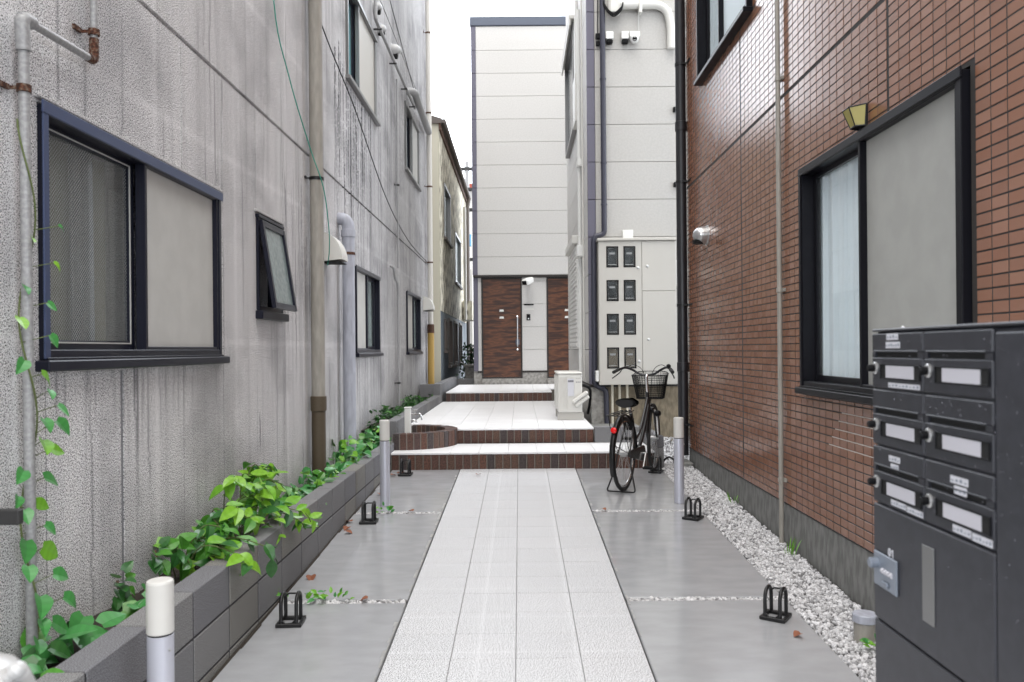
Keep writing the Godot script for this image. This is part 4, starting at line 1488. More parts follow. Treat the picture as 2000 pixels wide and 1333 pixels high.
	tb("pipe", bend([Vector3(LX, 5.64, -12.9), Vector3(-1.62, 5.64, -12.9), Vector3(-1.62, 5.60, -13.2), Vector3(-1.66, 5.62, -15.25)], 0.12, 6), 0.06, M.galvanised, el2, 14)
	# cords
	var cg := thing("green_cord", "thin green cord hanging down the grey wall across the thick drainpipe", "cord")
	tb("cord", smooth_path([Vector3(LX + 0.02, 5.2, -5.75), Vector3(LX + 0.02, 4.06, -5.83), Vector3(-1.70, 3.6, -6.1), Vector3(-1.65, 3.17, -6.5), Vector3(-1.60, 2.9, -6.72), Vector3(-1.60, 2.6, -6.9), Vector3(-1.62, 2.42, -7.0), Vector3(-1.66, 2.3, -7.1)]), 0.0045, M.cord_green, cg, 6)
	var cb := thing("black_cable", "thin black cable sagging along the grey wall behind the thick drainpipe", "cable")
	tb("cable", smooth_path([Vector3(-1.70, 5.2, -5.9), Vector3(-1.70, 4.48, -6.9), Vector3(-1.71, 4.10, -8.6), Vector3(-1.71, 3.52, -10.65), Vector3(-1.71, 3.25, -12.8), Vector3(-1.69, 3.18, -15.3)], 8), 0.006, M.black_plastic, cb, 6)
	var cc := thing("grey_cable", "thin grey cable running along the top of the grey wall from the high pipe", "cable")
	tb("cable", smooth_path([Vector3(-1.73, 6.6, -9.9), Vector3(-1.73, 6.3, -11.4), Vector3(-1.73, 5.9, -13.8), Vector3(-1.70, 5.7, -15.2)], 8), 0.006, M.dark_iron, cc, 6)


func bx_thing(called: String, label: String, category: String, lo: Vector3, hi: Vector3, m: Material) -> void:
	tag(bx(called, lo, hi, m, null, 0.004), label, category)


# ---------------------------------------------------------------- fittings on the right wall
func make_right_fittings() -> void:
	var p := thing("conduit", "slim grey conduit with three clips running up the brown tiled wall", "conduit")
	tb("pipe", [Vector3(1.80, 0.17, -5.66), Vector3(1.80, 7.1, -5.66)], 0.0165, M.pipe_beige, p, 14)
	for y in [0.64, 1.95, 3.41, 4.9]:
		var k := MB.new(Transform3D(Basis.IDENTITY, Vector3(1.80, y, -5.66)))
		k.lathe([Vector2(0.0175, -0.016), Vector2(0.021, -0.014), Vector2(0.021, 0.014), Vector2(0.0175, 0.016)], 14)
		k.box(Vector3(0.012, -0.012, -0.03), Vector3(0.03, 0.012, 0.045), 0.002)
		obj("clip", k, M.pipe_beige, p)
	# black downpipe at the far corner
	var b := thing("black_downpipe", "thick black downpipe standing at the far end of the brown tiled wall", "drainpipe")
	tb("pipe", [Vector3(1.765, 0.40, -8.86), Vector3(1.765, 7.2, -8.86)], 0.056, M.pipe_black, b, 20)
	for y in [0.73, 2.02, 3.35, 4.62, 5.9]:
		var k := MB.new(Transform3D(Basis.IDENTITY, Vector3(1.765, y, -8.86)))
		k.lathe([Vector2(0.057, -0.018), Vector2(0.062, -0.016), Vector2(0.062, 0.016), Vector2(0.057, 0.018)], 18)
		k.box(Vector3(-0.005, -0.008, 0.058), Vector3(0.07, 0.008, 0.066))
		k.box(Vector3(0.055, -0.008, 0.058), Vector3(0.066, 0.008, 0.2))
		obj("bracket", k, M.black_iron, b)
	for y in [1.3, 3.9]:
		var so := MB.new(Transform3D(Basis.IDENTITY, Vector3(1.765, y, -8.86)))
		so.lathe([Vector2(0.057, 0), Vector2(0.064, 0.004), Vector2(0.064, 0.10), Vector2(0.057, 0.104)], 20)
		obj("socket", so, M.pipe_black, b)
	bx("foot_box", Vector3(1.66, 0.28, -8.98), Vector3(1.825, 0.345, -8.62), M.concrete, b, 0.012)
	# round steel vent
	var v := thing("steel_vent", "round stainless steel vent hood on the brown tiled wall near the black downpipe", "vent")
	var s := MB.new(Transform3D(Basis(Vector3(0, 0, -1), Vector3(-1, 0, 0), Vector3(0, 1, 0)), Vector3(RX, 2.65, -7.95)))
	var pr := [Vector2(0.098, 0), Vector2(0.098, 0.008), Vector2(0.083, 0.011), Vector2(0.083, 0.05)]
	for k in 8:
		var a := PI * 0.5 * (k + 1) / 8.0
		pr.append(Vector2(0.083 * cos(a), 0.05 + 0.09 * sin(a)))
	s.lathe(pr, 24)
	obj("hood", s, M.steel, v)
	var mo := MB.new(Transform3D(Basis.IDENTITY, Vector3(RX - 0.09, 2.60, -7.95)))
	mo.lathe([Vector2(0.0, -0.037), Vector2(0.05, -0.036), Vector2(0.055, 0.0)], 16)
	obj("mouth", mo, M.black_gap, v)
	# wall lamp over the window
	var l := thing("wall_lamp", "small amber glass wall lamp with black edges above the tall window", "wall lamp")
	var f := MB.new(RW)
	var c := Vector2(-4.33, 2.765)
	f.box(Vector3(c.x - 0.058, c.y - 0.058, 0.0), Vector3(c.x + 0.058, c.y + 0.062, 0.012), 0.003)
	obj("back_plate", f, M.black_iron, l)
	# three slanting amber panes round a bay, wider at the top
	var top := [Vector3(c.x - 0.064, c.y + 0.058, 0.012), Vector3(c.x - 0.042, c.y + 0.045, 0.095), Vector3(c.x + 0.042, c.y + 0.045, 0.095), Vector3(c.x + 0.064, c.y + 0.058, 0.012)]
	var bot := [Vector3(c.x - 0.046, c.y - 0.05, 0.012), Vector3(c.x - 0.03, c.y - 0.05, 0.058), Vector3(c.x + 0.03, c.y - 0.05, 0.058), Vector3(c.x + 0.046, c.y - 0.05, 0.012)]
	for k in 3:
		var g := MB.new(RW)
		g.quad(bot[k], bot[k + 1], top[k + 1], top[k])
		obj("amber_pane", g, M.lamp_amber, l)
	var e := MB.new()
	for k in 4:
		e.tube([RW * bot[k], RW * top[k]], 0.0035, 6)
	for k in 3:
		e.tube([RW * bot[k], RW * bot[k + 1]], 0.005, 6)
		e.tube([RW * top[k], RW * top[k + 1]], 0.0035, 6)
	obj("edges", e, M.black_iron, l)
	var fl := MB.new(RW)
	fl.quad(bot[0], bot[3], bot[2], bot[1])
	obj("floor", fl, M.black_iron, l)
	# buried pipe cap in the gravel
	var cap := thing("inspection_pipe", "grey capped concrete inspection pipe standing in the gravel beside the mailboxes", "inspection cap", Vector3(1.655, gy(3.95) - 0.02, -3.95))
	var pb := MB.new()
	pb.lathe([Vector2(0.052, 0), Vector2(0.052, 0.105), Vector2(0, 0.105)], 28)
	obj("body", pb, M.pipe_beige, cap)
	var pc := MB.new()
	pc.lathe([Vector2(0.053, 0.106), Vector2(0.058, 0.108), Vector2(0.058, 0.142), Vector2(0.054, 0.148), Vector2(0, 0.149)], 28)
	obj("cap", pc, M.pipe_grey, cap)


# ---------------------------------------------------------------- meter side
func make_meter_side() -> void:
	var c := thing("meter_cabinet", "tall beige steel meter cabinet with eight dark meter windows above the bicycle", "meter cabinet")
	var D := 10.6
	var T := FW(D)
	bx("body", Vector3(1.03, 1.085, -10.815), Vector3(2.035, 2.95, -D - 0.014), M.cabinet, c, 0.006)
	bx("rain_hood", Vector3(1.015, 2.951, -10.815), Vector3(2.05, 2.985, -D + 0.03), M.cabinet, c, 0.006)
	var dl := MB.new(T)
	var us := [1.036, 1.586]
	var vs := [1.09, 2.945]
	var wins := []
	for r in 4:
		for k in 2:
			var x := 1.136 + k * 0.222
			var y := 2.612 - r * 0.4365
			wins.append([x, x + 0.148, y, y + 0.265])
			us.append_array([x, x + 0.148])
			vs.append_array([y, y + 0.265])
	dl.relief(us, vs, func(u: float, v: float) -> float:
		for w in wins:
			if u > w[0] and u < w[1] and v > w[2] and v < w[3]:
				return 0.0135
		return 0.0)
	var left := obj("meter_door", dl, M.cabinet, c)
	var n := 0
	for w in wins:
		var f := obj("meter_window", bars(T, w[0] - 0.004, w[1] + 0.004, w[2] - 0.004, w[3] + 0.004, -0.01, 0.006, 0.017, 0.002), M.black_plastic, c)
		bx("meter", Vector3(w[0] + 0.016, w[2] + 0.016, -0.0125), Vector3(w[1] - 0.016, w[3] - 0.016, -0.009), M.room if n < 6 else M.pipe_brown, f, 0.0, T)
		bx("dial", Vector3(w[0] + 0.035, w[3] - 0.10, -0.0088), Vector3(w[1] - 0.04, w[3] - 0.075, -0.007), M.alu_grey, f, 0.0, T)
		bx("rail", Vector3(w[0] + 0.02, w[2] + 0.03, -0.0088), Vector3(w[1] - 0.02, w[2] + 0.035, -0.007), M.bead, f, 0.0, T)
		obj("pane", sheet(T, w[0] + 0.015, w[1] - 0.015, w[2] + 0.015, w[3] - 0.015, 0.0), M.glass_dull, f)
		n += 1
	bx("upper_door", Vector3(1.592, 2.302, -0.013), Vector3(2.03, 2.945, 0.0), M.cabinet, c, 0.004, T)
	bx("lower_door", Vector3(1.592, 1.09, -0.013), Vector3(2.03, 2.296, 0.0), M.cabinet, c, 0.004, T)
	for p in [[1.54, 2.60], [1.66, 2.62], [1.67, 1.67], [1.545, 1.39]]:
		var k := MB.new(Transform3D(Basis(Vector3(1, 0, 0), PI / 2), Vector3(p[0], p[1], -D)))
		k.lathe([Vector2(0.018, 0), Vector2(0.018, 0.008), Vector2(0.012, 0.012), Vector2(0, 0.012)], 14)
		obj("lock", k, M.steel, c)
	bx("side_box", Vector3(0.985, 1.13, -10.74), Vector3(1.028, 1.27, -D - 0.01), M.white_plastic, c, 0.008)
	bx("side_box", Vector3(2.037, 2.35, -10.8), Vector3(2.075, 2.7, -D - 0.02), M.white_plastic, c, 0.006)

	bx_thing("white_plate", "blank white plate on the siding just above the meter cabinet", "plate", Vector3(1.37, 2.99, -10.819), Vector3(1.51, 3.12, -10.79), M.white_plastic)
	var mp := thing("meter_conduits", "three cream conduits dropping from the meter cabinet to the ground", "conduit")
	for x in [1.21, 1.305, 1.405]:
		tb("conduit", [Vector3(x, 1.084, -10.74), Vector3(x, 0.5, -10.74)], 0.017, M.pipe_cream, mp, 10)
	# navy downpipe with a jog
	var d := thing("navy_downpipe", "dark navy downpipe that jogs onto the corner trim beside the meter cabinet", "drainpipe")
	tb("pipe", bend([Vector3(1.125, 9.2, -10.76), Vector3(1.125, 3.06, -10.76), Vector3(0.985, 3.03, -10.76), Vector3(0.98, 1.08, -10.76), Vector3(1.13, 1.02, -10.76), Vector3(1.145, 0.4, -10.76)], 0.06, 6), 0.036, M.pipe_navy, d, 16)
	for y in [3.45, 4.0, 5.1, 7.0]:
		var k := MB.new(Transform3D(Basis.IDENTITY, Vector3(1.125, y, -10.76)))
		k.lathe([Vector2(0.037, -0.012), Vector2(0.042, -0.01), Vector2(0.042, 0.01), Vector2(0.037, 0.012)], 16)
		obj("collar", k, M.pipe_navy, d)
	# ivory duct at the top
	var u := thing("ivory_duct", "ivory air-conditioner duct elbow high on the white siding above the cameras", "duct")
	tb("duct", bend([Vector3(1.30, 6.07, -10.76), Vector3(1.95, 6.07, -10.76), Vector3(2.03, 5.85, -10.77), Vector3(2.03, 5.5, -10.78)], 0.16, 8), 0.055, M.ivory_plastic, u, 14)
	bx("end_box", Vector3(1.20, 5.93, -10.80), Vector3(1.36, 6.17, -10.68), M.ivory_plastic, u, 0.03)
	bx("strap", Vector3(1.60, 5.95, -10.815), Vector3(1.64, 6.14, -10.695), M.ivory_plastic, u, 0.004)
	tb("drip_tails", [Vector3(1.60, 6.0, -10.74), Vector3(1.60, 5.75, -10.79)], 0.008, M.bead, u, 6)
	var cb := thing("black_cables", "loop of black cables hanging beside the ivory duct", "cable")
	for k in 3:
		tb("cable", smooth_path([Vector3(1.07 + k * 0.012, 6.7, -10.79), Vector3(1.09, 6.3 - k * 0.03, -10.75), Vector3(1.16, 6.05 - k * 0.02, -10.72), Vector3(1.26, 5.93 - k * 0.02, -10.67), Vector3(1.36, 6.0 - k * 0.02, -10.66), Vector3(1.39, 6.08, -10.70)], 8), 0.009, M.black_plastic, cb, 6)
	# sensor lights and camera
	for s in [[1.215, "small white sensor light beside the navy downpipe"], [1.42, "small white sensor light next to the dome camera"]]:
		var g := thing("sensor_light", s[1], "sensor light", Vector3(s[0], 5.62, -10.82), "sensor lights on the white siding")
		bx("box", Vector3(-0.05, 0.0, 0.0), Vector3(0.05, 0.10, 0.09), M.white_plastic, g, 0.008)
		bx("head", Vector3(-0.042, -0.055, 0.012), Vector3(0.042, -0.001, 0.085), M.black_plastic, g, 0.012)
	var dc := thing("dome_camera", "white dome security camera on a bracket under the ivory duct", "security camera", Vector3(1.535, 5.60, -10.82))
	bx("bracket", Vector3(-0.06, 0.035, 0.0), Vector3(0.075, 0.11, 0.11), M.white_plastic, dc, 0.006)
	var dm := MB.new(Transform3D(Basis.IDENTITY, Vector3(0.005, 0.034, 0.07)))
	dm.lathe([Vector2(0, -0.07), Vector2(0.03, -0.066), Vector2(0.052, -0.045), Vector2(0.062, -0.015), Vector2(0.064, 0.0)], 20)
	obj("dome", dm, M.white_plastic, dc)
	var ln := MB.new(Transform3D(Basis(Vector3(1, 0, 0), PI * 0.62), Vector3(0.005, 0.01, 0.105)))
	ln.lathe([Vector2(0.034, 0.0), Vector2(0.03, 0.018), Vector2(0, 0.026)], 16)
	obj("lens", ln, M.black_plastic, dc)
	var jb := thing("junction_clip", "small black cable clip on the trim left of the navy downpipe", "cable clip", Vector3(1.065, 5.55, -10.82))
	bx("upper_clip", Vector3(-0.03, 0.09, 0.0), Vector3(0.03, 0.16, 0.05), M.black_plastic, jb, 0.006)
	bx("lower_clip", Vector3(-0.025, 0.0, 0.0), Vector3(0.025, 0.06, 0.045), M.black_plastic, jb, 0.006)
	tb("wire", [Vector3(0, 0.15, 0.02), Vector3(0.005, 0.8, 0.02)], 0.006, M.black_plastic, jb, 6)
	for q in [[5.62, "small black bracket on the white siding, level with the dome camera"], [4.67, "small black bracket on the white siding, middle of three beside the black downpipe"], [3.68, "small black bracket on the white siding above the meter cabinet, lowest of three"]]:
		bx_thing("pipe_bracket", q[1], "bracket", Vector3(2.05, q[0], -10.819), Vector3(2.11, q[0] + 0.06, -10.76), M.black_plastic)
	# side conduits
	var sc := thing("side_conduit", "white cable conduit running down the alley side of the near white building", "conduit")
	tb("conduit", [Vector3(0.875, 1.15, -11.7), Vector3(0.875, 6.4, -11.7)], 0.028, M.white_plastic, sc, 12)
	bx("joint_box", Vector3(0.82, 2.86, -11.85), Vector3(0.914, 3.02, -11.5), M.white_plastic, sc, 0.008)
	bx("joint_box", Vector3(0.84, 4.15, -11.8), Vector3(0.914, 4.25, -11.6), M.white_plastic, sc, 0.008)
	tb("thin_conduit", [Vector3(0.89, 1.12, -11.3), Vector3(0.89, 7.4, -11.3)], 0.012, M.ivory_plastic, sc, 8)
	# bullet camera by the door
	var bc := thing("bullet_camera", "white bullet security camera mounted beside the wooden door", "security camera", Vector3(0.26, 3.02, -17.5))
	tb("arm", bend([Vector3(-0.04, 0.0, -0.03), Vector3(-0.14, 0.0, 0.12), Vector3(0.0, 0.02, 0.16)], 0.05, 4), 0.035, M.white_plastic, bc, 10)
	var bt := Transform3D(Basis.from_euler(Vector3(0.3, -0.55, 0.0)), Vector3(-0.03, 0.0, 0.16))
	bx("housing", Vector3(-0.08, -0.06, -0.05), Vector3(0.08, 0.06, 0.24), M.white_plastic, bc, 0.025, bt)
	bx("lens", Vector3(-0.055, -0.045, 0.241), Vector3(0.055, 0.045, 0.246), M.black_plastic, bc, 0.002, bt)
	# air conditioner
	var a := thing("air_conditioner", "ivory outdoor air-conditioner unit on a stand beside the near white building", "air conditioner", Vector3(0.64, Y2, -10.4))
	bx("body", Vector3(-0.16, 0.10, -0.80), Vector3(0.15, 0.585, 0.0), M.ivory_plastic, a, 0.012)
	bx("top_cover", Vector3(-0.17, 0.586, -0.81), Vector3(0.155, 0.612, 0.008), M.ivory_plastic, a, 0.01)
	for k in 26:
		bx("rib", Vector3(-0.172, 0.15, -0.78 + k * 0.029), Vector3(-0.162, 0.56, -0.769 + k * 0.029), M.ivory_plastic, a, 0.002)
	for k in 7:
		bx("rib", Vector3(-0.14 + k * 0.018, 0.13, 0.0005), Vector3(-0.132 + k * 0.018, 0.55, 0.009), M.ivory_plastic, a, 0.0015)
	bx("service_label", Vector3(-0.035, 0.31, 0.0095), Vector3(0.045, 0.53, 0.0115), M.label_white, a, 0.0)
	bx("spec_sticker", Vector3(-0.03, 0.485, 0.012), Vector3(0.04, 0.51, 0.013), M.label_ink, a, 0.0)
	for k in 3:
		bx("print_line", Vector3(0.07 + k * 0.022, 0.48, 0.0002), Vector3(0.086 + k * 0.022, 0.49, 0.002), M.label_ink, a, 0.0)
		bx("print_line", Vector3(0.07 + k * 0.022, 0.525, 0.0002), Vector3(0.086 + k * 0.022, 0.54, 0.002), M.cabinet, a, 0.0)
	var cv := MB.new()
	cv.t = Transform3D(Basis(Vector3(0, 0, 1), 0.62), Vector3(0.105, 0.26, 0.0))
	cv.box(Vector3(-0.085, -0.005, 0.001), Vector3(0.15, 0.045, 0.06), 0.016)
	cv.box(Vector3(-0.085, -0.06, 0.001), Vector3(0.13, -0.012, 0.045), 0.012)
	obj("pipe_cover", cv, M.ivory_plastic, a)
	for z in [-0.68, -0.12]:
		bx("foot", Vector3(-0.16, 0.0, z - 0.04), Vector3(0.17, 0.098, z + 0.08), M.cabinet, a, 0.006)
	tb("refrigerant_pipe", smooth_path([Vector3(0.15, 0.44, -0.06), Vector3(0.20, 0.43, -0.05), Vector3(0.26, 0.38, -0.1), Vector3(0.27, 0.2, -0.3), Vector3(0.26, 0.05, -0.5)]), 0.018, M.black_plastic, a, 8)


# ---------------------------------------------------------------- mailboxes
func flat_text(s: String, size: float, T: Transform3D, called: String, m: Material, parent: Node) -> void:
	var t := TextMesh.new()
	var f := SystemFont.new()
	f.font_names = PackedStringArray(["Droid Sans"])
	f.font_weight = 700
	t.font = f
	t.text = s
	t.font_size = 64
	t.pixel_size = size / 64.0
	t.depth = 0.0008
	obj(called, t, m, parent, T)


func sticker(u0: float, u1: float, v0: float, v1: float, T: Transform3D, parent: Node, marks: int) -> void:
	var s := bx("sticker", Vector3(u0, v0, 0.0045), Vector3(u1, v1, 0.0056), M.label_white, parent, 0.0, T)
	var b := MB.new(T)
	var h := v1 - v0
	for k in marks:
		var a := lerpf(u0, u1, (k + 0.25) / marks)
		var e := lerpf(u0, u1, (k + 0.75) / marks)
		b.box(Vector3(a, v0 + h * 0.3, 0.0057), Vector3(e, v0 + h * (0.5 + 0.12 * (k % 3)), 0.0062))
	tag(obj("print", b, M.lock_plate, s), "", "", "", "stuff")


func make_mailboxes() -> void:
	var X := 0.95
	var T := Transform3D(Basis(Vector3(0, 0, 1), Vector3(0, 1, 0), Vector3(-1, 0, 0)), Vector3(X, 0, 0))
	var c := thing("mailbox_cabinet", "charcoal steel mailbox cabinet with six letter boxes and a parcel door at the right edge", "mailboxes")
	bx("body", Vector3(-2.2, 0.12, -0.40), Vector3(-1.38, 1.594, -0.006), M.mailbox, c, 0.006, T)
	bx("base", Vector3(-2.18, 0.0, -0.38), Vector3(-1.40, 0.119, -0.03), M.mailbox_b, c, 0.004, T)
	bx("side_panel", Vector3(-1.632, 0.13, -0.005), Vector3(-1.382, 1.583, 0.004), M.mailbox_b, c, 0.004, T)
	bx("top_rail", Vector3(-2.2, 1.5945, -0.40), Vector3(-1.38, 1.602, 0.004), M.mailbox_b, c, 0.003, T)
	var vs := [1.592, 1.445, 1.295, 1.142]
	var us := [[-2.198, -1.922], [-1.918, -1.638]]
	for r in 3:
		for k in 2:
			var u0: float = us[k][0]
			var u1: float = us[k][1]
			var v1: float = vs[r] - 0.0025
			var v0: float = vs[r + 1] + 0.0025
			var h := v1 - v0
			var w := u1 - u0
			var m := MB.new(T)
			# the drop flap above, a dark slot under its lip, the door below
			m.box(Vector3(u0, v0, -0.005), Vector3(u1, v0 + h * 0.56, 0.004), 0.003)
			m.box(Vector3(u0, v0 + h * 0.66, -0.005), Vector3(u1, v1, 0.004), 0.003)
			m.box(Vector3(u0, v0 + h * 0.5605, -0.005), Vector3(u0 + w * 0.06, v0 + h * 0.6595, 0.003))
			m.box(Vector3(u1 - w * 0.10, v0 + h * 0.5605, -0.005), Vector3(u1, v0 + h * 0.6595, 0.003))
			m.box(Vector3(u0 + w * 0.04, v0 + h * 0.66, 0.003), Vector3(u1 - w * 0.08, v0 + h * 0.69, 0.0065), 0.002)
			var d := obj("mailbox_door", m, M.mailbox, c)
			bx("slot", Vector3(u0 + w * 0.06, v0 + h * 0.565, -0.0052), Vector3(u1 - w * 0.10, v0 + h * 0.655, -0.0035), M.black_gap, d, 0.0, T)
			obj("card_frame", bars(T, u0 + w * 0.20, u1 - w * 0.03, v0 + h * 0.17, v0 + h * 0.44, 0.0041, 0.008, 0.004, 0.001), M.black_plastic, d)
			bx("card_back", Vector3(u0 + w * 0.205, v0 + h * 0.18, 0.0042), Vector3(u1 - w * 0.035, v0 + h * 0.43, 0.0050), M.black_gap, d, 0.0, T)
			bx("name_card", Vector3(u0 + w * 0.31, v0 + h * 0.19, 0.0051), Vector3(u1 - w * 0.15, v0 + h * 0.42, 0.0064), M.card, d, 0.0, T)
			var L := Transform3D(T.basis * Basis(Vector3(1, 0, 0), PI / 2), T * Vector3(u0 + w * 0.085, v0 + h * 0.36, 0.004))
			var ly := MB.new(L)
			ly.lathe([Vector2(0.0165, 0), Vector2(0.0165, 0.003), Vector2(0.013, 0.006), Vector2(0.0, 0.006)], 18)
			var lk := obj("lock", ly, M.steel, d)
			var kn := MB.new(L)
			kn.lathe([Vector2(0.0095, 0.006), Vector2(0.0095, 0.020), Vector2(0.007, 0.023), Vector2(0, 0.023)], 14)
			obj("knob", kn, M.black_plastic, lk)
	sticker(-2.108, -2.045, 1.572, 1.588, T, c, 4)
	sticker(-2.112, -2.035, 1.551, 1.567, T, c, 6)
	sticker(-2.10, -1.935, 1.451, 1.463, T, c, 9)
	sticker(-2.10, -2.04, 1.262, 1.277, T, c, 4)
	sticker(-2.09, -2.048, 1.243, 1.257, T, c, 3)
	sticker(-2.09, -2.01, 1.152, 1.166, T, c, 6)
	sticker(-2.005, -1.925, 1.150, 1.164, T, c, 6)
	sticker(-1.80, -1.73, 1.256, 1.272, T, c, 4)
	sticker(-1.785, -1.735, 1.234, 1.252, T, c, 3)
	sticker(-1.792, -1.72, 1.150, 1.166, T, c, 5)
	sticker(-1.715, -1.642, 1.148, 1.164, T, c, 6)
	# parcel door
	var p := bx("parcel_door", Vector3(-2.198, 0.834, -0.005), Vector3(-1.638, 1.139, 0.004), M.mailbox_b, c, 0.004, T)
	bx("lower_door", Vector3(-2.198, 0.14, -0.005), Vector3(-1.638, 0.829, 0.003), M.mailbox_b, c, 0.004, T)
	flat_text("01", 0.030, T * Transform3D(Basis.IDENTITY, Vector3(-2.095, 1.025, 0.0045)), "number", M.label_white, p)
	var dl := bx("dial_plate", Vector3(-2.186, 0.925, 0.004), Vector3(-2.055, 1.015, 0.010), M.lock_plate, p, 0.004, T)
	var K := Transform3D(T.basis * Basis(Vector3(1, 0, 0), PI / 2), T * Vector3(-2.165, 0.985, 0.010))
	var kb := MB.new(K)
	kb.lathe([Vector2(0.014, 0), Vector2(0.014, 0.018), Vector2(0.011, 0.021), Vector2(0, 0.021)], 16)
	obj("knob", kb, M.lock_plate, dl)
	for k in 4:
		var w := MB.new(T * Transform3D(Basis(Vector3(0, 0, 1), PI / 2), Vector3(-2.128 + k * 0.016, 0.972, 0.010)))
		w.lathe([Vector2(0, -0.0045), Vector2(0.0065, -0.0045), Vector2(0.007, 0), Vector2(0.0065, 0.0045), Vector2(0, 0.0045)], 12)
		obj("dial_wheel", w, M.card, dl)
	bx("release_button", Vector3(-2.13, 0.935, 0.010), Vector3(-2.095, 0.948, 0.016), M.lock_plate, dl, 0.003, T)
	bx("viewing_slot", Vector3(-1.93, 0.91, 0.0041), Vector3(-1.875, 1.09, 0.0062), M.alu_grey, p, 0.002, T)
	# rain beads on the steel
	var bead := MB.new(Transform3D(Basis(Vector3(1, 0, 0), PI / 2), Vector3.ZERO))
	bead.lathe([Vector2(1.0, 0), Vector2(0.85, 0.35), Vector2(0.5, 0.6), Vector2(0, 0.7)], 7)
	var mm := MultiMesh.new()
	mm.transform_format = MultiMesh.TRANSFORM_3D
	mm.mesh = bead.mesh()
	mm.instance_count = 420
	for k in 420:
		var v: float = 1.59 - absf(rng.randfn()) * 0.30
		var w := 0.0042 if v > 1.14 else 0.0043
		var r := rng.randf_range(0.0005, 0.0014)
		mm.set_instance_transform(k, T * Transform3D(Basis.from_scale(Vector3(r, r * rng.randf_range(1.0, 1.8), r)), Vector3(rng.randf_range(-2.19, -1.39), maxf(v, 0.3), w)))
	var rd := MultiMeshInstance3D.new()
	rd.multimesh = mm
	rd.material_override = M.bead_water
	put(rd, "rain_beads", c)
	tag(rd, "", "", "", "stuff")
	for u in [-2.09, -1.55]:
		var s := MB.new(T * Transform3D(Basis.IDENTITY, Vector3(u, 1.602, -0.03)))
		s.lathe([Vector2(0.006, 0), Vector2(0.006, 0.003), Vector2(0.003, 0.0055), Vector2(0, 0.006)], 10)
		obj("screw", s, M.steel, c)


# ---------------------------------------------------------------- things in the yard
func bollard(x: float, d: float, label: String) -> void:
	var b := thing("bollard_light", label, "bollard light", Vector3(x, gy(d) - 0.004, -d), "bollard lights along the path")
	var m := MB.new()
	m.lathe([Vector2(0.0415, 0), Vector2(0.0415, 0.545), Vector2(0.038, 0.547), Vector2(0, 0.547)], 32)
	obj("post", m, M.bollard_post, b)
	var g := MB.new()
	g.lathe([Vector2(0.0395, 0.546), Vector2(0.0395, 0.552)], 32)
	obj("seam", g, M.black_gap, b)
	var c := MB.new()
	c.lathe([Vector2(0, 0.552), Vector2(0.041, 0.552), Vector2(0.0425, 0.555), Vector2(0.0425, 0.714), Vector2(0.0405, 0.721), Vector2(0.036, 0.7235), Vector2(0, 0.7235)], 32)
	obj("cap", c, M.bollard_cap, b)
	var s := MB.new(Transform3D(Basis(Vector3(0, 0, 1), -PI / 2), Vector3(0.036, 0.50, 0.02)))
	s.lathe([Vector2(0.004, 0), Vector2(0.004, 0.006), Vector2(0, 0.007)], 8)
	obj("screw", s, M.steel, b)


func make_rack() -> Node3D:
	var r := thing("wheel_rack", "", "bicycle rack", Vector3.ZERO, "small wheel racks on the concrete bays")
	var b := MB.new()
	b.box(Vector3(-0.078, 0.0, 0.045), Vector3(0.078, 0.024, 0.072), 0.004)
	b.box(Vector3(-0.078, 0.0, -0.085), Vector3(0.078, 0.022, -0.06), 0.004)
	b.box(Vector3(-0.078, 0.0, -0.06), Vector3(-0.056, 0.020, 0.045), 0.003)
	b.box(Vector3(0.056, 0.0, -0.06), Vector3(0.078, 0.020, 0.045), 0.003)
	obj("base_frame", b, M.black_iron, r)
	for s in [-1.0, 1.0]:
		var ps := [Vector3(s * 0.046, 0.02, 0.055)]
		for k in 11:
			var a := PI * k / 10.0
			ps.append(Vector3(s * 0.046, 0.125 + sin(a) * 0.062, cos(a) * 0.062 - 0.012))
		ps.append(Vector3(s * 0.046, 0.02, -0.07))
		tb("hoop", ps, 0.0115, M.black_iron, r, 10)
	tb("upper_link", [Vector3(-0.046, 0.15, -0.062), Vector3(-0.022, 0.168, -0.064), Vector3(0.022, 0.168, -0.064), Vector3(0.046, 0.15, -0.062)], 0.006, M.black_iron, r, 8)
	tb("lower_link", [Vector3(-0.046, 0.045, 0.056), Vector3(-0.02, 0.022, 0.058), Vector3(0.02, 0.022, 0.058), Vector3(0.046, 0.045, 0.056)], 0.006, M.black_iron, r, 8)
	return r


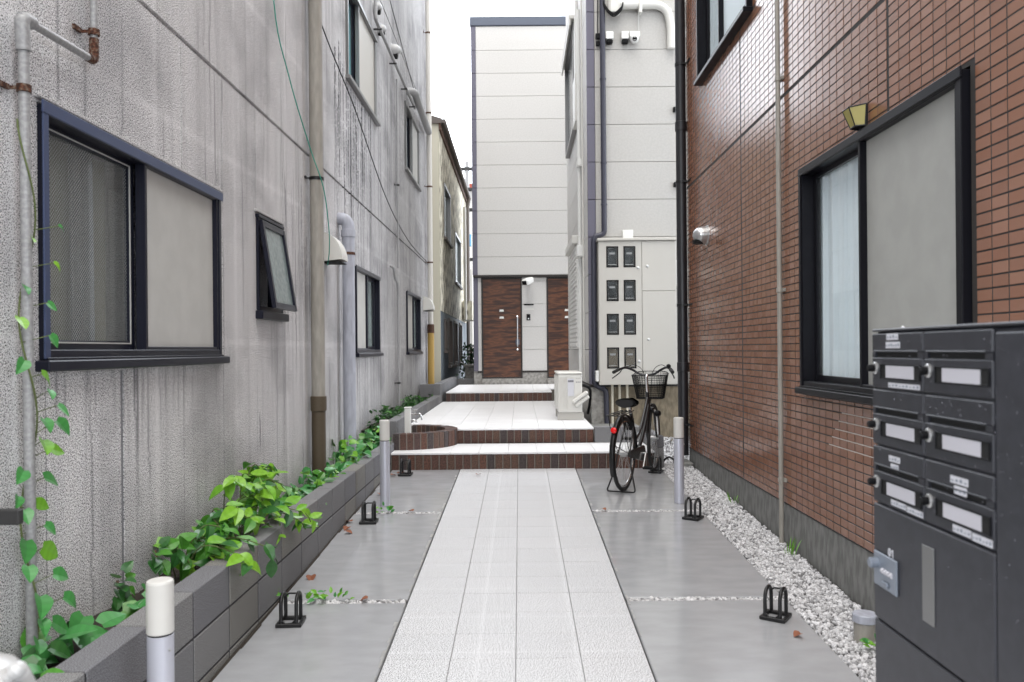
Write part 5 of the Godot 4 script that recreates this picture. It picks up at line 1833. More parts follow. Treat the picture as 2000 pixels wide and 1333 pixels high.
func make_yard_things() -> void:
	bollard(-1.18, 2.67, "white-capped grey bollard light standing nearest, close by the block planter")
	bollard(-1.15, 6.93, "white-capped grey bollard light by the planter, in front of the brick basin")
	bollard(1.34, 6.93, "white-capped grey bollard light on the right, beside the bicycle")
	var proto := make_rack()
	var spots := [
		[-1.195, 4.23, 0.05, "black wheel rack nearest on the left, by weeds in the slab joint"], [-1.18, 6.34, 0.0, "black wheel rack on the left just in front of the middle bollard light"],
		[-1.165, 8.27, -0.05, "black wheel rack on the left at the foot of the brick step, beside dead leaves"], [1.315, 4.25, -0.6, "black wheel rack nearest on the right, at the gravel edge"],
		[1.335, 6.37, -0.6, "black wheel rack on the right in front of the right bollard light"], [1.372, 8.31, -0.40, "black wheel rack holding the front wheel of the bicycle"]]
	for i in spots.size():
		var r: Node3D = proto
		if i > 0:
			r = proto.duplicate()
			put(r, "wheel_rack")
		var s = spots[i]
		r.scale = Vector3.ONE * 0.84
		r.position = Vector3(s[0], gy(s[1]) - 0.003, -s[1])
		r.rotation = Vector3(0.036, s[2], 0)
		r.set_meta("label", s[3])
	# tap post by the basin
	var t := thing("tap_post", "white water tap post with a chrome tap beside the round brick basin", "water tap", Vector3(-1.25, Y1 + 0.03, -9.1))
	bx("post", Vector3(-0.034, 0.0, -0.034), Vector3(0.034, 0.40, 0.034), M.white_plastic, t, 0.006)
	bx("cap", Vector3(-0.038, 0.401, -0.038), Vector3(0.038, 0.415, 0.038), M.white_plastic, t, 0.004)
	tb("spout", bend([Vector3(0.03, 0.335, 0), Vector3(0.11, 0.335, 0), Vector3(0.135, 0.345, 0), Vector3(0.155, 0.30, 0), Vector3(0.155, 0.27, 0)], 0.02, 4), 0.010, M.chrome, t, 10)
	tb("stem", [Vector3(0.085, 0.335, 0), Vector3(0.085, 0.375, 0)], 0.007, M.chrome, t, 8)
	tb("handle", [Vector3(0.06, 0.38, 0), Vector3(0.11, 0.38, 0)], 0.007, M.chrome, t, 8)
	tb("lower_spout", bend([Vector3(0.03, 0.27, 0), Vector3(0.08, 0.27, 0), Vector3(0.10, 0.24, 0)], 0.02, 4), 0.010, M.chrome, t, 10)
	# near things cut by the frame
	var g := thing("gate_post", "pale rounded metal post with a small knob cut off by the bottom left corner", "post", Vector3(-0.865, 0.04, -1.3))
	var gp := MB.new()
	gp.lathe([Vector2(0.085, 0), Vector2(0.085, 0.93), Vector2(0.083, 0.97), Vector2(0.072, 1.00), Vector2(0.052, 1.022), Vector2(0.028, 1.034), Vector2(0, 1.037)], 32)
	obj("post", gp, M.pale_metal, g)
	var kn := MB.new(Transform3D(Basis(Vector3(0, 0, 1), -0.8), Vector3(0.062, 1.008, 0.02)))
	kn.lathe([Vector2(0.009, 0), Vector2(0.010, 0.008), Vector2(0.0135, 0.014), Vector2(0.0135, 0.022), Vector2(0.009, 0.03), Vector2(0, 0.032)], 16)
	obj("knob", kn, M.pale_metal, g)
	var sm := MB.new()
	sm.lathe([Vector2(0.0853, 0.925), Vector2(0.0856, 0.931)], 32)
	obj("seam", sm, M.dark_iron, g)
	# bits lying about
	var l := thing("cable_lock", "black cable lock lying on the gravel behind the right bollard light", "bicycle lock", Vector3(1.62, gy(8.9) + 0.015, -8.72))
	tb("cable", smooth_path([Vector3(-0.10, 0.03, 0.02), Vector3(-0.04, 0.06, 0.0), Vector3(0.02, 0.03, 0.03), Vector3(0.07, 0.02, 0.0), Vector3(0.09, 0.02, -0.05)]), 0.011, M.rubber, l, 8)
	tb("barrel", [Vector3(-0.10, 0.03, 0.02), Vector3(-0.13, 0.02, 0.06)], 0.016, M.black_plastic, l, 8)
	var spots2 := [[-1.30, 6.15, "curled brown dead leaf at the foot of the planter, nearest of three"], [-1.315, 6.32, "curled brown dead leaf at the foot of the planter, in the middle of three"], [-1.29, 6.02, "small brown dead leaf at the planter foot close to the middle wheel rack"], [-1.27, 7.35, "brown dead leaf at the planter foot behind the middle bollard light"], [-1.30, 8.22, "brown dead leaf beside the wheel rack at the brick step"], [-1.25, 8.30, "larger brown dead leaf beside the wheel rack at the brick step"], [-1.22, 8.35, "brown dead leaf touching the brick step by the far left wheel rack"], [-1.28, 4.98, "brown dead leaf by the planter just past the nearest slab joint"], [-0.88, 6.65, "brown dead leaf in the gravel joint by the middle bollard light"], [0.66, 6.66, "brown dead leaf at the path end of the right gravel joint"], [-0.86, 4.56, "brown leaf in the nearest left gravel joint"], [1.36, 4.0, "small brown leaf on the right slab by the nearest wheel rack"], [-0.42, 8.2, "small brown leaf on the white path before the brick step"]]
	for i in spots2.size():
		var s = spots2[i]
		var m := leaf_mesh(0.055 if i < 8 else 0.04, 0.03, true, 0.35, rng.randf_range(0.2, 0.8))
		var o := obj("dead_leaf", m, M.dead_leaf, null, Transform3D(Basis.from_euler(Vector3(-PI / 2 + rng.randf_range(-0.2, 0.3), rng.randf() * TAU, rng.randf_range(-0.4, 0.4))), Vector3(s[0], gy(s[1]) + 0.012, -s[1])))
		tag(o, s[2], "leaf", "dead leaves on the paving")


# ---------------------------------------------------------------- bicycle
func ring_path(r: float, n: int, a0 := 0.0, a1 := TAU) -> Array:
	var out := []
	for k in n + 1:
		var a := a0 + (a1 - a0) * k / n
		out.append(Vector3(0, -cos(a) * r, sin(a) * r))
	return out


func wheel(called: String, parent: Node, at: Vector3, steer: float) -> void:
	var w := Node3D.new()
	put(w, called, parent)
	w.position = at
	w.rotation.y = steer
	tb("tyre", ring_path(0.317, 48), 0.0185, M.rubber, w, 10)
	var rim := MB.new()
	rim.tube(ring_path(0.293, 48), 0.0115, 8, true, 0.8)
	obj("rim", rim, M.chrome, w)
	tb("hub", [Vector3(-0.045, 0, 0), Vector3(-0.03, 0, 0), Vector3(-0.028, 0, 0), Vector3(0.028, 0, 0), Vector3(0.03, 0, 0), Vector3(0.045, 0, 0)], [0.012, 0.012, 0.028, 0.028, 0.012, 0.012], M.steel, w, 12)
	var sp := MB.new()
	sp.tube([Vector3(0.026, 0.024, 0), Vector3(0.002, 0.285, 0)], 0.0013, 4, false)
	var m := sp.mesh()
	for k in 28:
		var xf := Transform3D(Basis(Vector3(1, 0, 0), TAU * k / 28.0), Vector3.ZERO) * Transform3D(Basis(Vector3(1, 0, 0), 0.16 if k % 4 < 2 else -0.16), Vector3(0, 0.006, 0))
		if k % 2:
			xf = xf * Transform3D(Basis.from_scale(Vector3(-1, 1, 1)), Vector3.ZERO)
		obj("spoke", m, M.steel, w, xf)


func make_bicycle() -> void:
	var b := thing("bicycle", "black city bicycle with a wire front basket parked on its stand before the meter cabinet", "bicycle")
	var yaw := -0.424
	b.transform = Transform3D(Basis.from_euler(Vector3(0.034, yaw, 0)), Vector3(0.943, gy(7.445) - 0.004, -7.445))
	var A := Vector3(0, 0.336, 0)
	var F := Vector3(0, 0.336, -1.04)
	var BB := Vector3(0, 0.28, -0.43)
	var steer := 0.10
	wheel("rear_wheel", b, A, 0.0)
	wheel("front_wheel", b, F, steer)
	var f := MB.new()
	# low curved main tube, second stay, seat tube, rear triangle, head tube
	f.tube(smooth_path([Vector3(0, 0.70, -0.845), Vector3(0, 0.58, -0.76), Vector3(0, 0.40, -0.60), Vector3(0, 0.30, -0.45)]), 0.019, 12)
	f.tube(smooth_path([Vector3(0, 0.78, -0.825), Vector3(0, 0.66, -0.72), Vector3(0, 0.48, -0.53), Vector3(0, 0.42, -0.37)]), 0.014, 12)
	f.tube([BB, Vector3(0, 0.68, -0.245)], 0.016, 12)
	f.tube([Vector3(0, 0.64, -0.87), Vector3(0, 0.83, -0.812)], 0.020, 12)
	for s in [-1.0, 1.0]:
		f.tube([BB + Vector3(s * 0.03, 0, 0.03), A + Vector3(s * 0.055, 0, 0)], 0.009, 8)
		f.tube([Vector3(s * 0.02, 0.63, -0.245), Vector3(s * 0.04, 0.58, -0.19), A + Vector3(s * 0.055, 0, 0)], 0.008, 8)
	f.tube([BB + Vector3(-0.04, 0, 0), BB + Vector3(0.04, 0, 0)], 0.024, 12)
	obj("frame", f, M.bike_paint, b)
	tb("seat_post", [Vector3(0, 0.66, -0.255), Vector3(0, 0.77, -0.205)], 0.0125, M.steel, b, 10)
	# saddle
	var sd := MB.new(Transform3D(Basis.from_euler(Vector3(-0.05, 0, 0)), Vector3(0, 0.79, -0.18)))
	var prev := []
	for k in 13:
		var s := float(k) / 12.0
		var z := lerpf(0.125, -0.145, s)
		var w := lerpf(0.105, 0.03, smoothstep(0.35, 0.95, s)) * (0.75 + 0.25 * smoothstep(0.0, 0.12, s)) * (1.0 - 0.4 * smoothstep(0.93, 1.0, s))
		var h := 0.034 * (0.55 + 0.45 * smoothstep(0.0, 0.12, s)) + 0.006 * (1.0 - s)
		var ring := []
		for q in 16:
			var a := TAU * q / 16.0
			ring.append(Vector3(cos(a) * w, (sin(a) * h if sin(a) > 0.0 else sin(a) * 0.05) + 0.004 * absf(s - 0.5), z))
		if prev:
			for q in 16:
				var q2 := (q + 1) % 16
				var na := Vector3(cos(TAU * q / 16.0), sin(TAU * q / 16.0) * 1.6, 0).normalized()
				var nb := Vector3(cos(TAU * q2 / 16.0), sin(TAU * q2 / 16.0) * 1.6, 0).normalized()
				sd.tri(prev[q], prev[q2], ring[q2], na, nb, nb)
				sd.tri(prev[q], ring[q2], ring[q], na, nb, na)
		else:
			for q in 16:
				sd.flat(Vector3(0, 0, z), ring[q], ring[(q + 1) % 16])
		prev = ring
	obj("saddle", sd, M.saddle, b)
	# steering: everything that turns with the front wheel
	var st := Transform3D(Basis(Vector3(0, 1, 0), steer), Vector3(0, 0, -0.86)) * Transform3D(Basis.IDENTITY, Vector3(0, 0, 0.86))
	var fk := MB.new(st)
	for s in [-1.0, 1.0]:
		fk.tube(smooth_path([Vector3(s * 0.03, 0.66, -0.865), Vector3(s * 0.05, 0.60, -0.885), Vector3(s * 0.05, 0.44, -0.965), Vector3(s * 0.05, 0.336, -1.04)]), 0.0095, 8)
	fk.box(Vector3(-0.045, 0.645, -0.89), Vector3(0.045, 0.675, -0.85), 0.006)
	obj("fork", fk, M.bike_paint, b)
	var sm := MB.new(st)
	sm.tube([Vector3(0, 0.82, -0.815), Vector3(0, 0.99, -0.765)], 0.012, 10)
	sm.tube([Vector3(0, 0.97, -0.77), Vector3(0, 1.0, -0.795)], 0.016, 10)
	obj("stem", sm, M.chrome, b)
	for s in [-1.0, 1.0]:
		pass
	var bar := []
	for q in [[-0.285, 1.045, -0.58], [-0.26, 1.062, -0.65], [-0.205, 1.078, -0.735], [-0.14, 1.052, -0.785], [-0.075, 1.012, -0.80], [0, 1.0, -0.80], [0.075, 1.012, -0.80], [0.14, 1.052, -0.785], [0.205, 1.078, -0.735], [0.26, 1.062, -0.65], [0.285, 1.045, -0.58]]:
		bar.append(st * Vector3(q[0], q[1], q[2]))
	tb("handlebar", smooth_path(bar, 4), 0.0115, M.bike_paint, b, 10)
	for s in [-1.0, 1.0]:
		tb("grip", [st * Vector3(s * 0.288, 1.042, -0.565), st * Vector3(s * 0.27, 1.056, -0.63), st * Vector3(s * 0.252, 1.066, -0.665)], [0.0165, 0.0155, 0.0165], M.rubber, b, 12)
		var lv := MB.new(st)
		lv.tube(smooth_path([Vector3(s * 0.235, 1.058, -0.70), Vector3(s * 0.255, 1.03, -0.70), Vector3(s * 0.285, 1.0, -0.63), Vector3(s * 0.30, 0.985, -0.57)]), 0.006, 8)
		obj("brake_lever", lv, M.black_iron, b)
		tb("brake_cable", smooth_path([st * Vector3(s * 0.235, 1.058, -0.71), st * Vector3(s * 0.14, 1.10, -0.82), st * Vector3(s * 0.05, 1.03, -0.87), st * Vector3(s * 0.02, 0.80, -0.88), st * Vector3(s * 0.02, 0.64, -0.91)]), 0.003, M.black_plastic, b, 6)
	var be := MB.new(Transform3D(Basis.from_euler(Vector3(0.3, 0, -0.3)), st * Vector3(0.228, 1.085, -0.70)))
	be.lathe([Vector2(0.022, 0), Vector2(0.024, 0.006), Vector2(0.021, 0.018), Vector2(0.012, 0.026), Vector2(0, 0.028)], 16)
	obj("bell", be, M.black_plastic, b)
	# basket of fine wires
	var k := MB.new(st)
	var at := func(a: float, y: float) -> Vector3:
		var s := (y - 0.755) / 0.235
		var hx := lerpf(0.135, 0.178, s)
		var hz := lerpf(0.095, 0.128, s)
		var e := 0.45
		return Vector3(signf(cos(a)) * pow(absf(cos(a)), e) * hx, y + 0.03 * (1.0 if sin(a) < 0.0 else 0.0) * absf(sin(a)) * s, -0.985 + signf(sin(a)) * pow(absf(sin(a)), e) * hz * 1.0)
	for j in 60:
		var a := TAU * j / 60.0
		k.tube([at.call(a, 0.755), at.call(a, 0.99)], 0.0019, 4, false)
	for j in 15:
		var ps := []
		for q in 41:
			ps.append(at.call(TAU * q / 40.0, 0.755 + 0.235 * j / 14.0))
		k.tube(ps, 0.0019 if j > 0 and j < 14 else 0.0045, 4, false)
	for j in 13:
		k.tube([Vector3(-0.13 + j * 0.0217, 0.756, -1.078), Vector3(-0.13 + j * 0.0217, 0.756, -0.892)], 0.0015, 4, false)
	for j in 9:
		k.tube([Vector3(-0.134, 0.7565, -1.078 + j * 0.0232), Vector3(0.134, 0.7565, -1.078 + j * 0.0232)], 0.0015, 4, false)
	obj("basket", k, M.black_plastic, b)
	tb("basket_stay", [st * Vector3(0, 0.755, -0.93), st * Vector3(0, 0.72, -0.90)], 0.012, M.black_iron, b, 8)
	var lamp := MB.new(st * Transform3D(Basis(Vector3(1, 0, 0), -PI / 2), Vector3(0.075, 0.60, -0.95)))
	lamp.lathe([Vector2(0, -0.06), Vector2(0.02, -0.05), Vector2(0.032, -0.01), Vector2(0.034, 0.015), Vector2(0, 0.016)], 16)
	obj("front_lamp", lamp, M.black_plastic, b)
	# mudguards
	var mg := MB.new(Transform3D(Basis.IDENTITY, A))
	mg.tube(ring_path(0.352, 30, PI * 0.36, PI * 1.45), 0.026, 8, true, 0.25)
	mg.tube([Vector3(-0.05, 0, 0), Vector3(-0.028, 0.12, 0.33)], 0.003, 5)
	mg.tube([Vector3(0.05, 0, 0), Vector3(0.028, 0.12, 0.33)], 0.003, 5)
	obj("rear_mudguard", mg, M.black_iron, b)
	var mf := MB.new(st * Transform3D(Basis.IDENTITY, F))
	mf.tube(ring_path(0.352, 26, PI * 0.60, PI * 1.45), 0.024, 8, true, 0.25)
	obj("front_mudguard", mf, M.black_iron, b)
	# carrier, reflector, stand
	var cr := MB.new()
	for s in [-1.0, -0.33, 0.33, 1.0]:
		cr.tube([Vector3(s * 0.055, 0.715, -0.16), Vector3(s * 0.065, 0.715, 0.05), Vector3(s * 0.065, 0.715, 0.30)], 0.005, 6)
	cr.tube([Vector3(-0.065, 0.715, 0.30), Vector3(0.065, 0.715, 0.30)], 0.005, 6)
	cr.tube([Vector3(-0.065, 0.715, 0.12), Vector3(0.065, 0.715, 0.12)], 0.004, 6)
	cr.tube([Vector3(-0.058, 0.715, -0.1), Vector3(0.058, 0.715, -0.1)], 0.004, 6)
	for s in [-1.0, 1.0]:
		cr.tube([Vector3(s * 0.065, 0.715, 0.24), Vector3(s * 0.065, 0.62, 0.20), Vector3(s * 0.055, 0.34, 0.0)], 0.004, 6)
	obj("carrier", cr, M.black_iron, b)
	var rf := MB.new(Transform3D(Basis.from_euler(Vector3(PI / 2 - 0.35, 0, 0)), Vector3(0, 0.585, 0.285)))
	rf.lathe([Vector2(0, -0.012), Vector2(0.024, -0.012), Vector2(0.028, 0.0), Vector2(0.026, 0.012), Vector2(0.015, 0.018), Vector2(0, 0.02)], 18)
	obj("reflector", rf, M.red_lens, b)
	bx("reflector_mount", Vector3(-0.012, 0.575, 0.245), Vector3(0.012, 0.60, 0.275), M.black_plastic, b)
	tb("kickstand", bend([Vector3(-0.062, 0.33, 0.0), Vector3(-0.075, 0.2, 0.03), Vector3(-0.135, 0.012, 0.11), Vector3(0.135, 0.012, 0.11), Vector3(0.075, 0.2, 0.03), Vector3(0.062, 0.33, 0.0)], 0.03, 5), 0.0075, M.black_iron, b, 8)
	# drive
	var cc := MB.new(Transform3D(Basis(Vector3(0, 1, 0), -PI / 2), Vector3(0, 0, 0)))
	var pts := PackedVector2Array()
	for q in 13:
		var a := PI * 0.5 + PI * q / 12.0
		pts.append(Vector2(-0.43 + cos(a) * 0.075, 0.28 + sin(a) * 0.075))
	for q in 7:
		var a := -PI * 0.5 + PI * q / 6.0
		pts.append(Vector2(0.0 + cos(a) * 0.03, 0.336 + sin(a) * 0.03))
	cc.prism(pts, -0.062, -0.045)
	obj("chain_case", cc, M.bike_paint, b)
	for s in [-1.0, 1.0]:
		var cr2 := MB.new()
		var e := BB + Vector3(s * 0.085, -s * 0.12, s * 0.10)
		cr2.tube([BB + Vector3(s * 0.04, 0, 0), BB + Vector3(s * 0.08, 0, 0)], 0.010, 8)
		cr2.tube([BB + Vector3(s * 0.082, 0, 0), e], 0.009, 8)
		var cn := obj("crank", cr2, M.steel, b)
		bx("pedal", e + Vector3(-0.0 if s > 0 else -0.09, -0.012, -0.035), e + Vector3(0.09 if s > 0 else 0.0, 0.012, 0.035), M.black_plastic, cn, 0.006)
	bx("ring_lock", Vector3(-0.05, 0.53, -0.19), Vector3(0.05, 0.62, -0.165), M.black_plastic, b, 0.012)


# ---------------------------------------------------------------- plants
func leaf_mesh(length: float, width: float, heart: bool, fold: float, curl: float) -> ArrayMesh:
	var b := MB.new()
	var n := 7
	var mid := []
	var lft := []
	var rgt := []
	for k in n + 1:
		var t := float(k) / n
		var w := 0.0
		if heart:
			w = width * pow(sin(PI * pow(clampf(t * 0.94 + 0.06, 0, 1), 0.62)), 0.85)
		else:
			w = width * pow(sin(PI * pow(t, 0.85)), 0.9)
		if k == n:
			w = 0.0
		var y := t * length
		var z := -curl * length * t * t * 0.5
		var back := -0.10 * length if heart and k == 0 else 0.0
		mid.append(Vector3(0, y, z))
		lft.append(Vector3(-w, y + back, z + w * fold))
		rgt.append(Vector3(w, y + back, z + w * fold))
	for k in n:
		var q := 0.86 + 0.10 * (k % 2)
		b.col = Color(q, q, q)
		for s in [lft, rgt]:
			var sg := -1.0 if s == lft else 1.0
			var n0 := Vector3(-sg * fold, curl * k / n, 1.0).normalized()
			var n1 := Vector3(-sg * fold, curl * (k + 1.0) / n, 1.0).normalized()
			if sg > 0.0:
				b.tri(mid[k], s[k], s[k + 1], n0, n0, n1)
				b.tri(mid[k], s[k + 1], mid[k + 1], n0, n1, n1)
			else:
				b.tri(mid[k], s[k + 1], s[k], n0, n1, n0)
				b.tri(mid[k], mid[k + 1], s[k + 1], n0, n1, n1)
	b.col = Color(1.35, 1.3, 1.1)
	for k in n - 1:
		var r := 0.012 * width / 0.03 * 0.12
		b.quad_out(mid[k] + Vector3(-r, 0, 0.0006), mid[k] + Vector3(r, 0, 0.0006), mid[k + 1] + Vector3(r * 0.6, 0, 0.0006), mid[k + 1] + Vector3(-r * 0.6, 0, 0.0006), Vector3(0, 0, 1))
	return b.mesh()


func aim(at: Vector3, dir: Vector3, face: Vector3, size: float) -> Transform3D:
	var y := dir.normalized()
	var x := y.cross(face).normalized()
	if x.length() < 0.1:
		x = y.cross(Vector3(0.3, 0.2, 1)).normalized()
	var z := x.cross(y).normalized()
	return Transform3D(Basis(x * size, y * size, z * size), at)


func rv(a: float) -> Vector3:
	return Vector3(rng.randf_range(-a, a), rng.randf_range(-a, a), rng.randf_range(-a, a))


func make_plants() -> void:
	var heart := []
	var oval := []
	for k in 4:
		heart.append(leaf_mesh(1.0, 0.42, true, 0.16 + 0.08 * k, 0.15 + 0.2 * k))
		oval.append(leaf_mesh(1.0, 0.25 + 0.02 * k, false, 0.15 + 0.12 * k, 0.2 + 0.25 * k))
	# the vine on the thin pipe
	var v := thing("climbing_vine", "green heart-leaved vine twining up the thin grey pipe at the left edge", "vine")
	var base := Vector3(-1.70, 0, -2.83)
	var ps := []
	for k in 90:
		var y := 0.45 + k * 0.0215
		var a := y * 9.0
		ps.append(base + Vector3(cos(a) * 0.026, y, sin(a) * 0.026))
	tb("stem", ps, 0.0035, M.stem, v, 5)
	var y := 0.50
	var side := 1.0
	while y < 2.05:
		var s := clampf(remap(y, 0.5, 2.1, 0.082, 0.04), 0.04, 0.082) * rng.randf_range(0.7, 1.2)
		var a := y * 9.0
		var p := base + Vector3(cos(a) * 0.026, y, sin(a) * 0.026)
		var out := Vector3(0.35 + rng.randf_range(-0.1, 0.35), 0.25, -side * rng.randf_range(0.4, 1.0)).normalized()
		var tip := p + out * rng.randf_range(0.03, 0.11)
		tb("leaf_stalk", [p, tip], 0.0016, M.stem, v, 4)
		var dir := (out * 0.7 + Vector3(0.1, -0.75, 0) + rv(0.25)).normalized()
		var shade: Material = M.leaf_lime if y > 1.55 and rng.randf() < 0.6 else (M.leaf_fresh if rng.randf() < 0.25 else M.leaf_vine)
		obj("leaf", heart[rng.randi() % 4], shade, v, aim(tip, dir, Vector3(0.8, 0.55, 0.3) + rv(0.25), s))
		side = -side
		y += rng.randf_range(0.028, 0.06) * (1.0 if y < 1.4 else 1.4)
	# creeper at its foot, along the planter
	var c := thing("ground_creeper", "low heart-leaved creeper trailing over the near end of the planter soil", "creeper")
	for k in 70:
		var d := rng.randf_range(2.45, 3.6)
		if d > 3.1 and rng.randf() < 0.7:
			continue
		var p := Vector3(rng.randf_range(-1.72, -1.47), 0.49 + rng.randf() * 0.07, -d)
		obj("leaf", heart[rng.randi() % 4], [M.leaf_vine, M.leaf_mid, M.leaf_vine, M.leaf_dark][rng.randi() % 4], c, aim(p, Vector3(rng.randf_range(-0.4, 1.0), rng.randf_range(-0.35, 0.25), rng.randf_range(-0.9, 0.9)), Vector3(0.35, 0.85, 0.3) + rv(0.3), rng.randf_range(0.06, 0.115)))
		if k % 3 == 0:
			tb("stem", [p, p + Vector3(rng.randf_range(-0.1, 0.1), -0.07, rng.randf_range(-0.1, 0.1))], 0.0022, M.stem, c, 4)
	for e in [[3.42, 0.58], [3.78, 0.62]]:  # two tufts against the wall
		tb("stem", [Vector3(-1.66, 0.46, -e[0]), Vector3(-1.70, e[1] + 0.02, -e[0] - 0.02)], 0.005, M.stem_brown, c, 5)
		for k in 16:
			var o := rv(1.0)
			var p := Vector3(-1.68, e[1], -e[0]) + Vector3(absf(o.x) * 0.03, o.y * 0.06, o.z * 0.06)
			obj("leaf", heart[rng.randi() % 4], [M.leaf_dark, M.leaf_mid][rng.randi() % 2], c, aim(p, Vector3(0.5, o.y - 0.3, o.z), Vector3(0.6, 0.7, 0.3) + rv(0.3), rng.randf_range(0.045, 0.075)))
	# the big shrub
	var b := thing("leafy_shrub", "bright green broad-leaved shrub spilling over the planter edge", "shrub")
	for k in 29:
		var d := rng.randf_range(4.3, 5.0)
		var h := rng.randf_range(0.20, 0.42)
		var lime := rng.randf() < 0.7
		if k >= 18:
			d = rng.randf_range(3.85, 4.35)
			h = rng.randf_range(0.06, 0.22)
		var root := Vector3(rng.randf_range(-1.68, -1.56), 0.47, -d)
		var end := root + Vector3(rng.randf_range(0.0, 0.2), h, rng.randf_range(-0.13, 0.13))
		if k % 7 == 0:
			end = root + Vector3(rng.randf_range(0.24, 0.33), rng.randf_range(0.10, 0.17), rng.randf_range(-0.1, 0.1))
		var mid := root.lerp(end, 0.5) + Vector3(-0.03, 0.10, 0)
		var path := smooth_path([root, mid, end, end + Vector3(0.05, -0.06, 0)], 5)
		tb("stem", path, 0.003, M.stem, b, 5)
		for j in 10:
			var q: Vector3 = path[clampi(int(path.size() * (0.35 + 0.065 * j)), 0, path.size() - 1)]
			var dir := Vector3(rng.randf_range(-0.5, 1.0), rng.randf_range(-0.8, 0.35), rng.randf_range(-0.9, 0.9))
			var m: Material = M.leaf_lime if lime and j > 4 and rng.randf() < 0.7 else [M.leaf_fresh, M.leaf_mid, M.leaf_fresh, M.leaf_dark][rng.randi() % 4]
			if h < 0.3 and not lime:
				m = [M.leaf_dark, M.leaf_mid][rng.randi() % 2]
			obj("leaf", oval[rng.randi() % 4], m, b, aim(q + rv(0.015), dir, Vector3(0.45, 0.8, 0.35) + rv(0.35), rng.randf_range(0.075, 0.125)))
	# ground cover further along
	for z in [[5.5, 6.75, 160, 0.0, 0.13, "low leafy ground cover round the foot of the thick beige drainpipe"], [6.95, 8.9, 290, 0.02, 0.26, "dense green ground cover along the planter between the two big pipes"]]:
		var g := thing("ground_cover", z[5], "ground cover", Vector3.ZERO, "ground cover in the planter")
		for k in z[2]:
			var d := rng.randf_range(z[0], z[1])
			var hump := 0.55 + 0.45 * sin(d * 5.0 + 1.0)
			var x := rng.randf_range(-1.73, -1.42)
			var p := Vector3(x, 0.50 + rng.randf() * z[4] * hump * (1.0 - 0.5 * smoothstep(-1.5, -1.4, x)), -d)
			var m: Material = [M.leaf_mid, M.leaf_dark, M.leaf_vine, M.leaf_fresh, M.leaf_vine][rng.randi() % 5]
			obj("leaf", (heart if rng.randf() < 0.6 else oval)[rng.randi() % 4], m, g, aim(p, Vector3(rng.randf_range(-0.5, 1.0), rng.randf_range(-0.5, 0.4), rng.randf_range(-0.4, 1.0)), Vector3(0.3, 0.8, 0.5) + rv(0.4), rng.randf_range(0.06, 0.10)))
			if k % 9 == 0:
				tb("stem", [p, Vector3(p.x, 0.47, p.z)], 0.002, M.stem, g, 4)
	var fl := MB.new()
	for k in 700:
		var d := rng.randf_range(9.0, 13.9)
		var p := Vector3(rng.randf_range(-1.72, -1.47), 0.72 + rng.randf() * 0.16 * (0.5 + 0.5 * sin(d * 2.7)), -d)
		if d < 9.4:
			p.y -= 0.05
		fl.col = [Color(0.035, 0.13, 0.025), Color(0.06, 0.2, 0.03), Color(0.025, 0.09, 0.02)][rng.randi() % 3]
		leaf_into(fl, aim(p, Vector3(rng.randf_range(-0.5, 1.0), rng.randf_range(-0.4, 0.6), rng.randf_range(-0.2, 1.0)), Vector3(0.3, 0.8, 0.5) + rv(0.4), rng.randf_range(0.05, 0.09)))
	var lm := mat("leaf_far", Color.WHITE, 0.4)
	lm.vertex_color_use_as_albedo = true
	lm.backlight_enabled = true
	lm.backlight = Color(0.4, 0.4, 0.4)
	tag(obj("far_ground_cover", fl, lm), "small-leaved green ground cover in the upper planter by the far windows", "ground cover", "", "stuff")
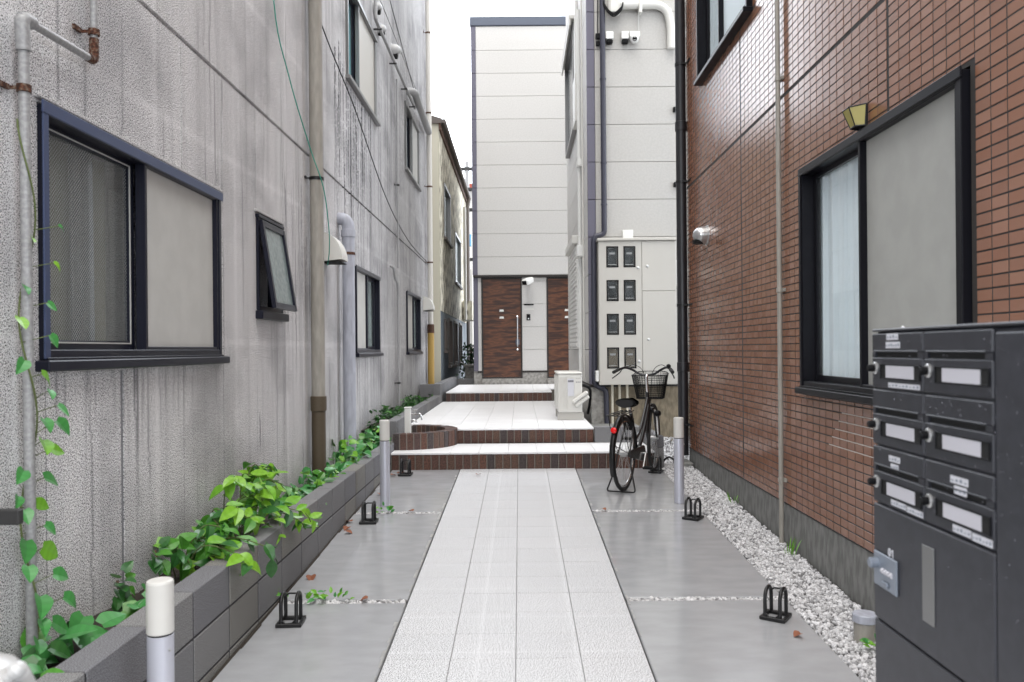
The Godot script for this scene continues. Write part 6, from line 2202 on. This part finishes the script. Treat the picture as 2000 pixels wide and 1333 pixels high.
	# weeds
	for w in [[-1.24, 4.56, 16, 0.05, 0.15, "small green weed in the gravel joint behind the nearest left wheel rack"], [-1.05, 4.56, 14, 0.04, 0.11, "low green weed spreading along the nearest left gravel joint"], [-1.10, 6.62, 14, 0.055, 0.05, "green weed beside the wheel rack in front of the middle bollard light"], [1.68, 3.80, 18, 0.04, 0.07, "green weed growing at the foot of the grey inspection cap"]]:
		var g := thing("weed", w[5], "weed", Vector3(w[0], gy(w[1]) - 0.01, -w[1]), "weeds in the paving joints")
		for k in w[2]:
			var o := rv(1.0)
			var p := Vector3(o.x * w[4], 0.015 + absf(o.y) * w[3], o.z * 0.03)
			obj("leaf", oval[rng.randi() % 4], [M.leaf_mid, M.leaf_vine, M.leaf_fresh][rng.randi() % 3], g, aim(p, Vector3(o.x, 0.5 + o.y * 0.5, o.z + 0.3), Vector3(0, 0.8, 0.6) + rv(0.4), rng.randf_range(0.03, 0.05)))
	for w in [[1.76, 5.35, "thin tuft of grass in the gravel against the tiled wall, nearer one"], [1.79, 6.9, "tall thin grass blades at the foundation of the tiled wall, further one"]]:
		var g := thing("grass_tuft", w[2], "grass", Vector3(w[0], gy(w[1]), -w[1]), "grass tufts in the gravel")
		for k in 9:
			var o := rv(1.0)
			obj("blade", oval[0], M.leaf_fresh, g, aim(Vector3(o.x * 0.03, 0, o.z * 0.06), Vector3(o.x * 0.4, 1.0, o.z * 0.4), Vector3(-1, 0, o.y), rng.randf_range(0.05, 0.13)) * Transform3D(Basis.from_scale(Vector3(0.16, 1, 1)), Vector3.ZERO))
	# dark shrub in the gap beside the far white building
	var ds := thing("dark_shrub", "dark green shrub in the narrow gap beside the far white building", "shrub")
	var df := MB.new()
	for k in 500:
		var o := Vector3(rng.randfn() * 0.18, rng.randf() * 1.2, rng.randfn() * 0.6)
		df.col = [Color(0.02, 0.06, 0.015), Color(0.03, 0.1, 0.02), Color(0.012, 0.035, 0.012)][rng.randi() % 3]
		leaf_into(df, aim(Vector3(-1.35, 0.5, -22.5) + o, rv(1.0) + Vector3(0, 0.2, 0.3), Vector3(0.2, 0.7, 0.7) + rv(0.5), rng.randf_range(0.08, 0.14)))
	tag(obj("foliage", df, lm, ds), "", "", "", "stuff")
	tb("trunk", [Vector3(-1.35, 0.4, -22.5), Vector3(-1.33, 1.6, -22.5)], 0.03, M.stem_brown, ds, 6)


func leaf_into(b: MB, xf: Transform3D) -> void:
	b.t = xf
	b.quad(Vector3(0, 0, 0), Vector3(0.26, 0.42, 0.06), Vector3(0, 1, -0.18), Vector3(0, 0.45, -0.03))
	b.quad(Vector3(0, 0, 0), Vector3(0, 0.45, -0.03), Vector3(0, 1, -0.18), Vector3(-0.26, 0.42, 0.06))
	b.t = Transform3D.IDENTITY
